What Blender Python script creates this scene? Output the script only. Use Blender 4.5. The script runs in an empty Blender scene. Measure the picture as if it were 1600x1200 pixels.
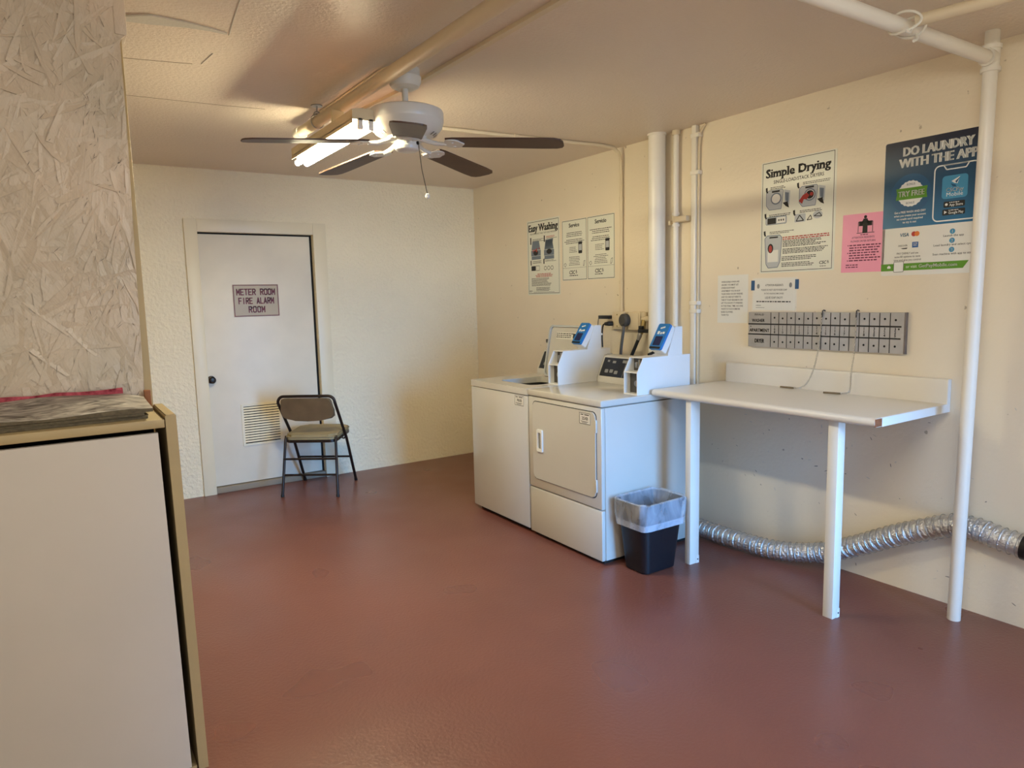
import bpy, bmesh, math, random
from mathutils import Matrix, Vector

random.seed(7)
PI = math.pi
SC = bpy.context.scene
COL = SC.collection

# ------------------------------------------------------------------ camera, world, lights, exposure
CAM = Vector((-3.3884, -5.7307, 1.4655))
YAW, PIT, ROL, FPX = 0.5816, -0.1220, -0.0241, 1089.94
fwd = Vector((math.sin(YAW) * math.cos(PIT), math.cos(YAW) * math.cos(PIT), math.sin(PIT)))
rt = Vector((math.cos(YAW), -math.sin(YAW), 0))
up = rt.cross(fwd)
rt2 = rt * math.cos(ROL) + up * math.sin(ROL)
up2 = -rt * math.sin(ROL) + up * math.cos(ROL)
cam_data = bpy.data.cameras.new('camera')
cam = bpy.data.objects.new('camera', cam_data)
COL.objects.link(cam)
cam.matrix_world = Matrix(((rt2.x, up2.x, -fwd.x, CAM.x), (rt2.y, up2.y, -fwd.y, CAM.y), (rt2.z, up2.z, -fwd.z, CAM.z), (0, 0, 0, 1)))
cam_data.sensor_width = 36.0
cam_data.lens = FPX / 1600 * 36
cam_data.clip_start = 0.05
SC.camera = cam

SC.view_settings.view_transform = 'Standard'
SC.view_settings.look = 'None'
SC.view_settings.exposure = 0.15
SC.view_settings.gamma = 1.0
SC.view_settings.use_curve_mapping = False

world = bpy.data.worlds.new('world')
SC.world = world
world.use_nodes = True
wb = world.node_tree.nodes['Background']
wb.inputs[0].default_value = (1.0, 0.92, 0.66, 1)
wb.inputs[1].default_value = 1.1


def area_light(name, loc, direction, sx, sy, power, color, spread=PI):
    d = bpy.data.lights.new(name, 'AREA')
    d.shape = 'RECTANGLE'
    d.size, d.size_y = sx, sy
    d.energy = power
    d.color = color
    d.spread = spread
    o = bpy.data.objects.new(name, d)
    COL.objects.link(o)
    o.location = loc
    o.rotation_euler = Vector(direction).to_track_quat('-Z', 'Z').to_euler()
    return o


# doorway daylight, and fill light at an added front-wall window (behind the camera)
area_light('doorway_daylight', (-1.15, -6.66, 1.05), (-0.02, 1, -0.26), 1.1, 2.0, 31, (0.13, 0.45, 1.0), 1.1)
area_light('added_window_fill', (-3.5, -6.66, 1.45), (0, 1, 0.0), 1.8, 1.3, 9, (0.92, 0.97, 1.0))


# ------------------------------------------------------------------ helpers
def lin(c):
    c = c / 255.0
    return c / 12.92 if c <= 0.04045 else ((c + 0.055) / 1.055) ** 2.4


def rgb(r, g, b):
    return (lin(r), lin(g), lin(b), 1.0)


MATS = {}


def mat(name, color, rough=0.5, metal=0.0, bump=0.0, bscale=60.0, bdist=0.002, var=0.0, vscale=3.0, spec=0.5, detail=3.0, dark=None, coat=0.0):
    m = bpy.data.materials.new(name)
    m.use_nodes = True
    nt = m.node_tree
    b = nt.nodes['Principled BSDF']
    b.inputs['Base Color'].default_value = color
    b.inputs['Roughness'].default_value = rough
    b.inputs['Metallic'].default_value = metal
    b.inputs['Specular IOR Level'].default_value = spec
    if coat:
        b.inputs['Coat Weight'].default_value = coat
        b.inputs['Coat Roughness'].default_value = 0.15
    tc = nt.nodes.new('ShaderNodeTexCoord')
    n = nt.nodes.new('ShaderNodeTexNoise')
    n.inputs['Scale'].default_value = vscale
    n.inputs['Detail'].default_value = 4
    nt.links.new(tc.outputs['Object'], n.inputs['Vector'])
    r = nt.nodes.new('ShaderNodeValToRGB')
    v = var if var else 0.03
    r.color_ramp.elements[0].position = 0.3
    r.color_ramp.elements[1].position = 0.7
    lo = dark if dark else tuple(max(0, x * (1 - v)) for x in color[:3]) + (1,)
    r.color_ramp.elements[0].color = lo
    r.color_ramp.elements[1].color = tuple(min(1, x * (1 + v * 0.6)) for x in color[:3]) + (1,)
    nt.links.new(n.outputs['Fac'], r.inputs['Fac'])
    nt.links.new(r.outputs['Color'], b.inputs['Base Color'])
    if bump:
        n2 = nt.nodes.new('ShaderNodeTexNoise')
        n2.inputs['Scale'].default_value = bscale
        n2.inputs['Detail'].default_value = detail
        nt.links.new(tc.outputs['Object'], n2.inputs['Vector'])
        bp = nt.nodes.new('ShaderNodeBump')
        bp.inputs['Strength'].default_value = bump
        bp.inputs['Distance'].default_value = bdist
        nt.links.new(n2.outputs['Fac'], bp.inputs['Height'])
        nt.links.new(bp.outputs['Normal'], b.inputs['Normal'])
    MATS[name] = m
    return m


W = {}          # world matrix of every object built


def obj(name, bm, m, parent=None, local=False, smooth=35, matrix=None):
    """One mesh object; vertices are given in world space unless local, and stored in the parent's space."""
    me = bpy.data.meshes.new(name)
    M = matrix if matrix is not None else Matrix.Identity(4)
    if parent is not None:
        M = W[parent.name]
    if not local:
        bmesh.ops.transform(bm, matrix=M.inverted(), verts=bm.verts[:])
    bmesh.ops.recalc_face_normals(bm, faces=bm.faces[:])
    bm.to_mesh(me)
    bm.free()
    if smooth:
        for p in me.polygons:
            p.use_smooth = True
        me.set_sharp_from_angle(angle=math.radians(smooth))
    me.materials.append(m)
    o = bpy.data.objects.new(name, me)
    COL.objects.link(o)
    if parent is not None:
        o.parent = parent
        W[o.name] = M
    else:
        o.matrix_world = M
        W[o.name] = M
    return o


def tag(o, label, cat, group=None):
    o['label'] = label
    o['category'] = cat
    if group:
        o['group'] = group
    return o


def thing(name, label, cat, loc=(0, 0, 0), rz=0.0, group=None, matrix=None):
    o = bpy.data.objects.new(name, None)
    COL.objects.link(o)
    o.empty_display_size = 0.1
    M = matrix if matrix is not None else Matrix.Translation(loc) @ Matrix.Rotation(rz, 4, 'Z')
    o.matrix_world = M
    W[o.name] = M
    return tag(o, label, cat, group)


def struct(name, bm, m, parent=None, smooth=35):
    o = obj(name, bm, m, parent, smooth=smooth)
    if parent is None:
        o['kind'] = 'structure'
    return o


def B():
    return bmesh.new()


def box(bm, a, b, bevel=0.0, seg=2):
    x0, y0, z0 = [min(a[i], b[i]) for i in range(3)]
    x1, y1, z1 = [max(a[i], b[i]) for i in range(3)]
    vs = [bm.verts.new(p) for p in ((x0, y0, z0), (x1, y0, z0), (x1, y1, z0), (x0, y1, z0), (x0, y0, z1), (x1, y0, z1), (x1, y1, z1), (x0, y1, z1))]
    fs = [bm.faces.new([vs[i] for i in q]) for q in ((3, 2, 1, 0), (4, 5, 6, 7), (0, 1, 5, 4), (1, 2, 6, 5), (2, 3, 7, 6), (3, 0, 4, 7))]
    if bevel:
        es = {e for f in fs for e in f.edges}
        bmesh.ops.bevel(bm, geom=list(es), offset=bevel, segments=seg, profile=0.5, affect='EDGES')
    return bm


def frame_of(d):
    d = d.normalized()
    ref = Vector((0, 0, 1)) if abs(d.z) < 0.9 else Vector((1, 0, 0))
    u = d.cross(ref).normalized()
    return u, d.cross(u).normalized()


def tube(bm, pts, r, seg=12, cap=True, closed=False):
    pts = [Vector(p) for p in pts]
    n = len(pts)
    rad = r if isinstance(r, (list, tuple)) else [r] * n
    rings = []
    u = None
    for i, p in enumerate(pts):
        if closed:
            d = pts[(i + 1) % n] - pts[i - 1]
        else:
            d = pts[min(i + 1, n - 1)] - pts[max(i - 1, 0)]
        d.normalize()
        if u is None:
            u, v = frame_of(d)
        else:
            u = (u - d * u.dot(d))
            u.normalize()
            v = d.cross(u).normalized()
        rings.append([bm.verts.new(p + (u * math.cos(2 * PI * k / seg) + v * math.sin(2 * PI * k / seg)) * rad[i]) for k in range(seg)])
    m = n if closed else n - 1
    for i in range(m):
        a, b = rings[i], rings[(i + 1) % n]
        for k in range(seg):
            bm.faces.new((a[k], a[(k + 1) % seg], b[(k + 1) % seg], b[k]))
    if cap and not closed:
        bm.faces.new(list(reversed(rings[0])))
        bm.faces.new(rings[-1])
    return bm


def lathe(bm, prof, c, seg=32, M=None):
    """prof: (r, z) list about a vertical axis through c."""
    c = Vector(c)
    rings = []
    for r, z in prof:
        ring = []
        for k in range(seg):
            a = 2 * PI * k / seg
            p = Vector((r * math.cos(a), r * math.sin(a), z))
            if M is not None:
                p = M @ p
            ring.append(bm.verts.new(c + p))
        rings.append(ring)
    for i in range(len(rings) - 1):
        for k in range(seg):
            bm.faces.new((rings[i][k], rings[i][(k + 1) % seg], rings[i + 1][(k + 1) % seg], rings[i + 1][k]))
    bm.faces.new(list(reversed(rings[0])))
    bm.faces.new(rings[-1])
    return bm


def prism(bm, poly, w0, w1, f):
    """extrude a 2-D polygon between w0 and w1; f maps (u, v, w) to a point."""
    a = [bm.verts.new(f(u, v, w0)) for u, v in poly]
    b = [bm.verts.new(f(u, v, w1)) for u, v in poly]
    n = len(poly)
    bm.faces.new(list(reversed(a)))
    bm.faces.new(b)
    for i in range(n):
        bm.faces.new((a[i], a[(i + 1) % n], b[(i + 1) % n], b[i]))
    return bm


def ring_prism(bm, outer, inner, w0, w1, f):
    """frame between two polygons with the same number of points."""
    n = len(outer)
    q = [[bm.verts.new(f(u, v, w)) for u, v in P] for P in (outer, inner) for w in (w0, w1)]
    o0, o1, i0, i1 = q
    for i in range(n):
        j = (i + 1) % n
        bm.faces.new((o0[i], o0[j], o1[j], o1[i]))
        bm.faces.new((i0[j], i0[i], i1[i], i1[j]))
        bm.faces.new((o1[i], o1[j], i1[j], i1[i]))
        bm.faces.new((o0[j], o0[i], i0[i], i0[j]))
    return bm


def rrect(x0, y0, x1, y1, r, n=5):
    out = []
    for cx, cy, a0 in ((x1 - r, y1 - r, 0), (x0 + r, y1 - r, 90), (x0 + r, y0 + r, 180), (x1 - r, y0 + r, 270)):
        for k in range(n + 1):
            a = math.radians(a0 + 90 * k / n)
            out.append((cx + r * math.cos(a), cy + r * math.sin(a)))
    return out


def spline(pts, n=8):
    P = [Vector(p) for p in pts]
    out = []
    for i in range(len(P) - 1):
        p0, p1, p2, p3 = P[max(i - 1, 0)], P[i], P[i + 1], P[min(i + 2, len(P) - 1)]
        for k in range(n):
            t = k / n
            out.append(0.5 * ((2 * p1) + (p2 - p0) * t + (2 * p0 - 5 * p1 + 4 * p2 - p3) * t * t + (3 * p1 - p0 - 3 * p2 + p3) * t ** 3))
    out.append(P[-1])
    return out


def text_geo(s, bold=0.0):
    """(verts, faces, width) of a line of text with cap height about 0.7."""
    cu = bpy.data.curves.new('lettering', 'FONT')
    cu.body = s
    cu.size = 1.0
    cu.resolution_u = 2
    cu.offset = bold
    cu.fill_mode = 'FRONT'
    ob = bpy.data.objects.new('lettering', cu)
    COL.objects.link(ob)
    dg = bpy.context.evaluated_depsgraph_get()
    me = bpy.data.meshes.new_from_object(ob.evaluated_get(dg))
    vs = [(v.co.x, v.co.y) for v in me.vertices]
    fs = [tuple(p.vertices) for p in me.polygons]
    bpy.data.objects.remove(ob)
    bpy.data.curves.remove(cu)
    bpy.data.meshes.remove(me)
    return vs, fs


class Print:
    """Flat marks printed on a sheet; everything in the sheet's own coordinates (x right, y up, z out)."""

    def __init__(self, z=0.0012):
        self.bm = bmesh.new()
        self.z = z

    def poly(self, pts, dz=0.0):
        vs = [self.bm.verts.new((x, y, self.z + dz)) for x, y in pts]
        f = self.bm.faces.new(vs)
        f.normal_update()
        if f.normal.z < 0:
            f.normal_flip()
        return self

    def rect(self, x0, y0, x1, y1, dz=0.0):
        return self.poly([(x0, y0), (x1, y0), (x1, y1), (x0, y1)], dz)

    def line(self, a, b, w):
        a, b = Vector(a), Vector(b)
        d = (b - a).normalized()
        n = Vector((-d.y, d.x)) * w / 2
        return self.poly([tuple(a + n), tuple(b + n), tuple(b - n), tuple(a - n)])

    def outline(self, pts, w, closed=True):
        m = len(pts) if closed else len(pts) - 1
        for i in range(m):
            self.line(pts[i], pts[(i + 1) % len(pts)], w)
        return self

    def border(self, x0, y0, x1, y1, w):
        self.rect(x0, y0, x1, y0 + w); self.rect(x0, y1 - w, x1, y1)
        self.rect(x0, y0 + w, x0 + w, y1 - w); self.rect(x1 - w, y0 + w, x1, y1 - w)
        return self

    def disc(self, x, y, r, n=20, ry=None, dz=0.0):
        ry = ry or r
        return self.poly([(x + r * math.cos(2 * PI * k / n), y + ry * math.sin(2 * PI * k / n)) for k in range(n)], dz)

    def text(self, s, x, y, h, width=None, align='l', bold=0.0, slab=False, slant=0.0, rot=0.0):
        if bold > 0.015:
            for k_ in (-1, 1):
                self.text(s, x + k_ * bold * h * 0.75, y, h, width, align, 0.012, slab and k_ < 0, slant, rot)
            slab = False
        vs, fs = text_geo(s, min(bold, 0.012))
        if not vs:
            return self
        x0 = min(v[0] for v in vs); x1 = max(v[0] for v in vs)
        k = h / 0.70
        kx = width / (x1 - x0) if width else k
        w = (x1 - x0) * kx
        ox = x - {'l': 0, 'c': w / 2, 'r': w}[align]
        P = [((v[0] - x0) * kx + v[1] * k * slant, v[1] * k) for v in vs]
        if slab:
            # slab feet on the stems that end on the baseline, x-height and cap line
            ed = {}
            for f in fs:
                for i in range(len(f)):
                    e = tuple(sorted((f[i], f[(i + 1) % len(f)])))
                    ed[e] = ed.get(e, 0) + 1
            for (a, b), c in ed.items():
                if c != 1:
                    continue
                (ax, ay), (bx, by) = P[a], P[b]
                L = abs(ax - bx)
                if abs(ay - by) < 0.02 * h and 0.06 * h < L < 0.34 * h:
                    m, t = (ax + bx) / 2, 0.11 * h
                    hw = L * 0.5 + 0.10 * h
                    lo = ay if ay < 0.3 * h else ay - t
                    self.rect(ox + m - hw, y + lo, ox + m + hw, y + lo + t, 0.00005)
        c, s_ = math.cos(rot), math.sin(rot)
        V = [self.bm.verts.new((ox + px * c - py * s_, y + px * s_ + py * c, self.z)) for px, py in P]
        for f in fs:
            try:
                fc = self.bm.faces.new([V[i] for i in f])
                fc.normal_update()
                if fc.normal.z < 0:
                    fc.normal_flip()
            except ValueError:
                pass
        return self

    def block_letters(self, s, xc, y, h, adv, w, t):
        """condensed capitals drawn with strokes of thickness t, centred on xc"""
        G = {'M': [[(0, 0), (0, 1)], [(1, 0), (1, 1)], [(0, .97), (.5, .35)], [(1, .97), (.5, .35)]],
             'E': [[(0, 0), (0, 1)], [(0, 1), (1, 1)], [(0, .5), (.85, .5)], [(0, 0), (1, 0)]],
             'T': [[(0, 1), (1, 1)], [(.5, 0), (.5, 1)]],
             'F': [[(0, 0), (0, 1)], [(0, 1), (1, 1)], [(0, .5), (.85, .5)]],
             'I': [[(.5, 0), (.5, 1)]], 'L': [[(0, 0), (0, 1)], [(0, 0), (1, 0)]],
             'A': [[(0, 0), (.5, 1)], [(1, 0), (.5, 1)], [(.2, .3), (.8, .3)]],
             'R': [[(0, 0), (0, 1)], [(0, 1), (.75, 1)], [(.75, 1), (1, .85)], [(1, .85), (1, .65)], [(1, .65), (.75, .5)], [(.75, .5), (0, .5)], [(.5, .5), (1, 0)]],
             'O': [[(0, .15), (0, .85)], [(0, .85), (.2, 1)], [(.2, 1), (.8, 1)], [(.8, 1), (1, .85)], [(1, .85), (1, .15)], [(1, .15), (.8, 0)], [(.8, 0), (.2, 0)], [(.2, 0), (0, .15)]]}
        x = xc - (adv * (len(s) - 1) + w) / 2
        for ch in s:
            for a, b in G.get(ch, []):
                A = Vector((x + a[0] * w, y + a[1] * h)); Bv = Vector((x + b[0] * w, y + b[1] * h))
                d = (Bv - A).normalized() * t * .45
                self.line(tuple(A - d), tuple(Bv + d), t)
            x += adv
        return self

    def small_lines(self, x0, x1, y, h, n, gap, align='l', ragged=0.25):
        """rows of type too small to read in the photograph, as word-long strokes"""
        for i in range(n):
            yy = y - i * gap
            xe = x1 - (x1 - x0) * random.uniform(0, ragged)
            off = ((x1 - xe) / 2) if align == 'c' else 0
            x = x0
            while x < xe - h:
                w = min(h * random.uniform(1.2, 4.5), xe - x)
                self.rect(x + off, yy, x + off + w, yy + h)
                x += w + h * 0.7
        return self

    def done(self, name, m, parent):
        me = bpy.data.meshes.new(name)
        self.bm.to_mesh(me)
        self.bm.free()
        me.materials.append(m)
        o = bpy.data.objects.new(name, me)
        COL.objects.link(o)
        o.parent = parent
        W[o.name] = W[parent.name]
        return o


def right_wall(y_left, z_bottom, x=0.0, roll=0.0):
    """matrix of a sheet on the right wall seen from the room: local x runs to the viewer's right"""
    M = Matrix(((0, 0, -1, x), (-1, 0, 0, y_left), (0, 1, 0, z_bottom), (0, 0, 0, 1)))
    return M @ Matrix.Rotation(roll, 4, 'Z')


def sheet(name, label, cat, M, w, h, m, group=None, thick=0.001, r=0.0):
    bm = B()
    if r:
        prism(bm, rrect(0, 0, w, h, r), 0, thick, lambda u, v, t: (u, v, t))
    else:
        box(bm, (0, 0, 0), (w, h, thick))
    o = obj(name, bm, m, local=True, matrix=M, smooth=0)
    return tag(o, label, cat, group)


# ------------------------------------------------------------------ materials
def paint_wall(name, color, scale, dist, rough, var, speck=True):
    m = mat(name, color, rough=rough, bump=0.6, bscale=scale, bdist=dist, var=var, vscale=1.3, detail=4)
    nt = m.node_tree
    b = nt.nodes['Principled BSDF']
    if speck:
        tc = [n for n in nt.nodes if n.type == 'TEX_COORD'][0]
        src = b.inputs['Base Color'].links[0].from_socket
        n = nt.nodes.new('ShaderNodeTexNoise')
        n.inputs['Scale'].default_value = 22
        n.inputs['Detail'].default_value = 2
        nt.links.new(tc.outputs['Object'], n.inputs['Vector'])
        r = nt.nodes.new('ShaderNodeValToRGB')
        r.color_ramp.elements[0].position = 0.73
        r.color_ramp.elements[0].color = (0, 0, 0, 1)
        r.color_ramp.elements[1].position = 0.77
        r.color_ramp.elements[1].color = (0.55, 0.55, 0.55, 1)
        nt.links.new(n.outputs['Fac'], r.inputs['Fac'])
        mx = nt.nodes.new('ShaderNodeMix')
        mx.data_type = 'RGBA'
        mx.inputs['B'].default_value = rgb(120, 95, 70)
        nt.links.new(r.outputs['Color'], mx.inputs['Factor'])
        nt.links.new(src, mx.inputs['A'])
        nt.links.new(mx.outputs['Result'], b.inputs['Base Color'])
    return m


m_wall_r = paint_wall('cream_wall_paint', rgb(234, 221, 198), 45, 0.003, 0.45, 0.05)
m_wall_b = paint_wall('stucco_wall_paint', rgb(248, 236, 206), 42, 0.03, 0.6, 0.05, speck=False)
m_wall_o = mat('plain_wall_paint', rgb(215, 205, 188), rough=0.7, bump=0.3)
m_ceil = mat('ceiling_paint', rgb(228, 213, 196), rough=0.38, bump=0.55, bscale=70, bdist=0.006, var=0.04, vscale=1.0)
m_scar = mat('peeled_ceiling_paint', rgb(205, 200, 190), rough=0.6, bump=0.5, bscale=80, var=0.1)
m_crack = mat('ceiling_crack', rgb(150, 130, 112), rough=0.7)
m_trim = mat('trim_paint', rgb(238, 226, 196), rough=0.4, bump=0.15, bscale=30)
m_door = mat('door_paint', rgb(236, 226, 206), rough=0.42, bump=0.1, bscale=12, var=0.05, vscale=4)
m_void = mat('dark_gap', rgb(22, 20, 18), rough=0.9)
m_sill = mat('concrete_sill', rgb(150, 138, 120), rough=0.8, bump=0.4)
m_knob = mat('dark_bronze', rgb(48, 40, 34), rough=0.3, metal=0.8)
m_enamel = mat('white_enamel', rgb(202, 198, 190), rough=0.14, bump=0.04, bscale=8, bdist=0.001, var=0.02, spec=0.5)
m_enamel2 = mat('white_powder_coat', rgb(232, 230, 226), rough=0.33, var=0.02)
m_black = mat('black_plastic', rgb(20, 20, 22), rough=0.3)
m_rubber = mat('black_rubber', rgb(24, 23, 23), rough=0.55)
m_grey_cord = mat('grey_cord', rgb(92, 88, 82), rough=0.5)
m_plug = mat('grey_plug', rgb(70, 66, 62), rough=0.6)
m_steel = mat('brushed_steel', rgb(170, 168, 164), rough=0.3, metal=0.9, bump=0.1, bscale=120)
m_dark_steel = mat('dark_inner_steel', rgb(96, 92, 86), rough=0.4, metal=0.6)
m_blue = mat('blue_reader_face', rgb(28, 118, 190), rough=0.35, var=0.03)
m_screen = mat('reader_screen', rgb(30, 40, 82), rough=0.12)
m_white_print = mat('white_print', rgb(238, 238, 234), rough=0.5)
m_black_print = mat('black_print', rgb(30, 29, 28), rough=0.6)
m_grey_print = mat('grey_print', rgb(140, 140, 138), rough=0.6)
m_lgrey_print = mat('light_grey_print', rgb(188, 192, 194), rough=0.6)
m_red_print = mat('red_print', rgb(176, 60, 52), rough=0.6)
m_green_print = mat('green_print', rgb(92, 150, 40), rough=0.5)
m_slate_print = mat('slate_print', rgb(112, 124, 138), rough=0.6)
m_maroon = mat('maroon_print', rgb(112, 34, 40), rough=0.5)
m_teal_print = mat('teal_print', rgb(70, 150, 190), rough=0.5)
m_orange_print = mat('orange_print', rgb(222, 122, 52), rough=0.5)
m_blue_print = mat('blue_print', rgb(36, 92, 160), rough=0.5)
m_paper = mat('poster_paper', rgb(226, 226, 212), rough=0.35, var=0.02)
m_paper_w = mat('white_paper', rgb(232, 230, 222), rough=0.5, var=0.03)
m_pink = mat('pink_paper', rgb(244, 160, 188), rough=0.45, var=0.04, vscale=8)
m_laminate = mat('counter_laminate', rgb(222, 214, 200), rough=0.32, var=0.02)
m_edge = mat('white_end_strip', rgb(228, 226, 222), rough=0.4)
m_chip = mat('raw_particle_board', rgb(140, 82, 48), rough=0.9, bump=0.8, bscale=160, var=0.35, vscale=60)
m_legpaint = mat('leg_paint', rgb(230, 226, 216), rough=0.4, bump=0.1, bscale=20)
m_pvc = mat('painted_pipe', rgb(238, 232, 220), rough=0.35, bump=0.2, bscale=25, bdist=0.002)
m_pipe_cream = mat('cream_painted_conduit', rgb(222, 206, 176), rough=0.4, bump=0.25, bscale=30)
m_fan = mat('white_fan_enamel', rgb(226, 224, 218), rough=0.28)
m_blade = mat('dark_walnut_blade', rgb(78, 50, 37), rough=0.5, coat=0.08, var=0.15, vscale=12)
m_beige_metal = mat('fixture_enamel', rgb(224, 208, 170), rough=0.4)
m_bin = mat('black_bin_plastic', rgb(15, 17, 24), rough=0.42, bump=0.2, bscale=200, bdist=0.001)
m_chair_metal = mat('dark_brown_tube', rgb(46, 36, 32), rough=0.35, metal=0.4)
m_chair_pad = mat('tan_vinyl', rgb(160, 144, 106), rough=0.6, bump=0.3, bscale=90, var=0.14, vscale=9)
m_chair_back = mat('worn_back_vinyl', rgb(108, 90, 66), rough=0.45, bump=0.3, bscale=90, var=0.2, vscale=9)
m_cab = mat('tan_cabinet_paint', rgb(178, 158, 118), rough=0.5, bump=0.3, bscale=18, bdist=0.002, var=0.06, vscale=5)
m_cabdoor = mat('cabinet_door_paint', rgb(210, 203, 196), rough=0.5, bump=0.08, bscale=8, var=0.04, vscale=2.5)
m_board = mat('grey_board_paint', rgb(176, 172, 168), rough=0.6, bump=0.3, bscale=60, var=0.1, vscale=14)
m_boardedge = mat('weathered_board_edge', rgb(120, 110, 104), rough=0.8, bump=0.5, bscale=50, var=0.2, vscale=20)
m_chain = mat('chain_steel', rgb(205, 202, 196), rough=0.35, metal=0.9)
m_peg = mat('wooden_peg', rgb(120, 100, 72), rough=0.6, var=0.1, vscale=40)
m_wire = mat('white_tie_wire', rgb(232, 228, 216), rough=0.4)
m_tape = mat('blue_tape', rgb(38, 84, 130), rough=0.6)
m_newsprint = mat('newsprint', rgb(126, 116, 98), rough=0.8, bump=0.4, bscale=60, var=0.2, vscale=30)
m_pages = mat('page_edges', rgb(100, 90, 72), rough=0.8, bump=0.6, bscale=120, var=0.3, vscale=80)
m_red_cloth = mat('red_patterned_cloth', rgb(206, 96, 112), rough=0.9, bump=0.4, bscale=150, vscale=55, dark=rgb(120, 34, 50))
m_wood_block = mat('brown_wood', rgb(150, 92, 52), rough=0.6, var=0.2, vscale=20)
m_brass = mat('brass', rgb(170, 150, 100), rough=0.35, metal=0.9)


def cover_material():
    """wavy grey picture across the top magazine"""
    m = mat('printed_cover', rgb(150, 140, 130), rough=0.4)
    nt = m.node_tree
    b = nt.nodes['Principled BSDF']
    tc = [n for n in nt.nodes if n.type == 'TEX_COORD'][0]
    mp = nt.nodes.new('ShaderNodeMapping')
    mp.inputs['Scale'].default_value = (6, 16, 1)
    w = nt.nodes.new('ShaderNodeTexNoise')
    w.inputs['Scale'].default_value = 1.6
    w.inputs['Detail'].default_value = 6
    w.inputs['Distortion'].default_value = 2.4
    r = nt.nodes.new('ShaderNodeValToRGB')
    r.color_ramp.elements[0].position = 0.32
    r.color_ramp.elements[0].color = rgb(58, 48, 44)
    r.color_ramp.elements[1].position = 0.68
    r.color_ramp.elements[1].color = rgb(206, 200, 192)
    nt.links.new(tc.outputs['Object'], mp.inputs['Vector'])
    nt.links.new(mp.outputs['Vector'], w.inputs['Vector'])
    nt.links.new(w.outputs['Fac'], r.inputs['Fac'])
    nt.links.new(r.outputs['Color'], b.inputs['Base Color'])
    return m


m_cover = cover_material()


def osb_material():
    """painted strand board: strands at random angles standing proud of each other"""
    m = bpy.data.materials.new('painted_strand_board')
    m.use_nodes = True
    nt = m.node_tree
    L = nt.links.new
    b = nt.nodes['Principled BSDF']
    b.inputs['Roughness'].default_value = 0.33
    tc = nt.nodes.new('ShaderNodeTexCoord')
    heights = []
    for sc, seed, strand in ((5.5, 0.0, 55), (9.0, 3.7, 80), (14.0, 8.1, 110)):
        add = nt.nodes.new('ShaderNodeVectorMath')
        add.operation = 'ADD'
        add.inputs[1].default_value = (seed, seed * 2, seed * 3)
        L(tc.outputs['Object'], add.inputs[0])
        flat = nt.nodes.new('ShaderNodeMapping')
        flat.inputs['Scale'].default_value = (1.6, 0.001, 0.55)
        L(add.outputs[0], flat.inputs['Vector'])
        nd = nt.nodes.new('ShaderNodeTexNoise')
        nd.inputs['Scale'].default_value = 6
        L(flat.outputs[0], nd.inputs['Vector'])
        mixv = nt.nodes.new('ShaderNodeVectorMath')
        mixv.operation = 'MULTIPLY_ADD'
        mixv.inputs[1].default_value = (0.25, 0.0, 0.25)
        L(nd.outputs['Color'], mixv.inputs[0])
        L(flat.outputs[0], mixv.inputs[2])
        vo = nt.nodes.new('ShaderNodeTexVoronoi')
        vo.inputs['Scale'].default_value = sc
        L(mixv.outputs[0], vo.inputs['Vector'])
        sep = nt.nodes.new('ShaderNodeSeparateColor')
        L(vo.outputs['Color'], sep.inputs[0])
        ang = nt.nodes.new('ShaderNodeMath')
        ang.operation = 'MULTIPLY_ADD'
        ang.inputs[1].default_value = 2.2
        ang.inputs[2].default_value = -1.1
        L(sep.outputs[0], ang.inputs[0])
        ro = nt.nodes.new('ShaderNodeVectorRotate')
        ro.rotation_type = 'Y_AXIS'
        L(add.outputs[0], ro.inputs['Vector'])
        L(ang.outputs[0], ro.inputs['Angle'])
        st = nt.nodes.new('ShaderNodeMapping')
        st.inputs['Scale'].default_value = (strand, 0.001, 3.0)
        L(ro.outputs[0], st.inputs['Vector'])
        n = nt.nodes.new('ShaderNodeTexNoise')
        n.inputs['Scale'].default_value = 1.0
        n.inputs['Detail'].default_value = 3
        L(st.outputs[0], n.inputs['Vector'])
        h = nt.nodes.new('ShaderNodeMath')
        h.operation = 'MULTIPLY_ADD'
        h.inputs[1].default_value = 0.55
        L(n.outputs['Fac'], h.inputs[0])
        L(sep.outputs[1], h.inputs[2])
        heights.append(h)
    a = nt.nodes.new('ShaderNodeMath'); a.operation = 'MAXIMUM'
    L(heights[0].outputs[0], a.inputs[0]); L(heights[1].outputs[0], a.inputs[1])
    c = nt.nodes.new('ShaderNodeMath'); c.operation = 'MULTIPLY_ADD'; c.inputs[1].default_value = 0.45
    L(heights[2].outputs[0], c.inputs[0]); L(a.outputs[0], c.inputs[2])
    bp = nt.nodes.new('ShaderNodeBump')
    bp.inputs['Strength'].default_value = 1.0
    bp.inputs['Distance'].default_value = 0.006
    L(c.outputs[0], bp.inputs['Height'])
    L(bp.outputs['Normal'], b.inputs['Normal'])
    nz = nt.nodes.new('ShaderNodeTexNoise')
    nz.inputs['Scale'].default_value = 3.5
    L(tc.outputs['Object'], nz.inputs['Vector'])
    r = nt.nodes.new('ShaderNodeValToRGB')
    r.color_ramp.elements[0].position = 0.35
    r.color_ramp.elements[0].color = rgb(202, 190, 174)
    r.color_ramp.elements[1].position = 0.7
    r.color_ramp.elements[1].color = rgb(220, 202, 184)
    L(nz.outputs['Fac'], r.inputs['Fac'])
    L(r.outputs['Color'], b.inputs['Base Color'])
    return m


m_osb = osb_material()


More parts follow.
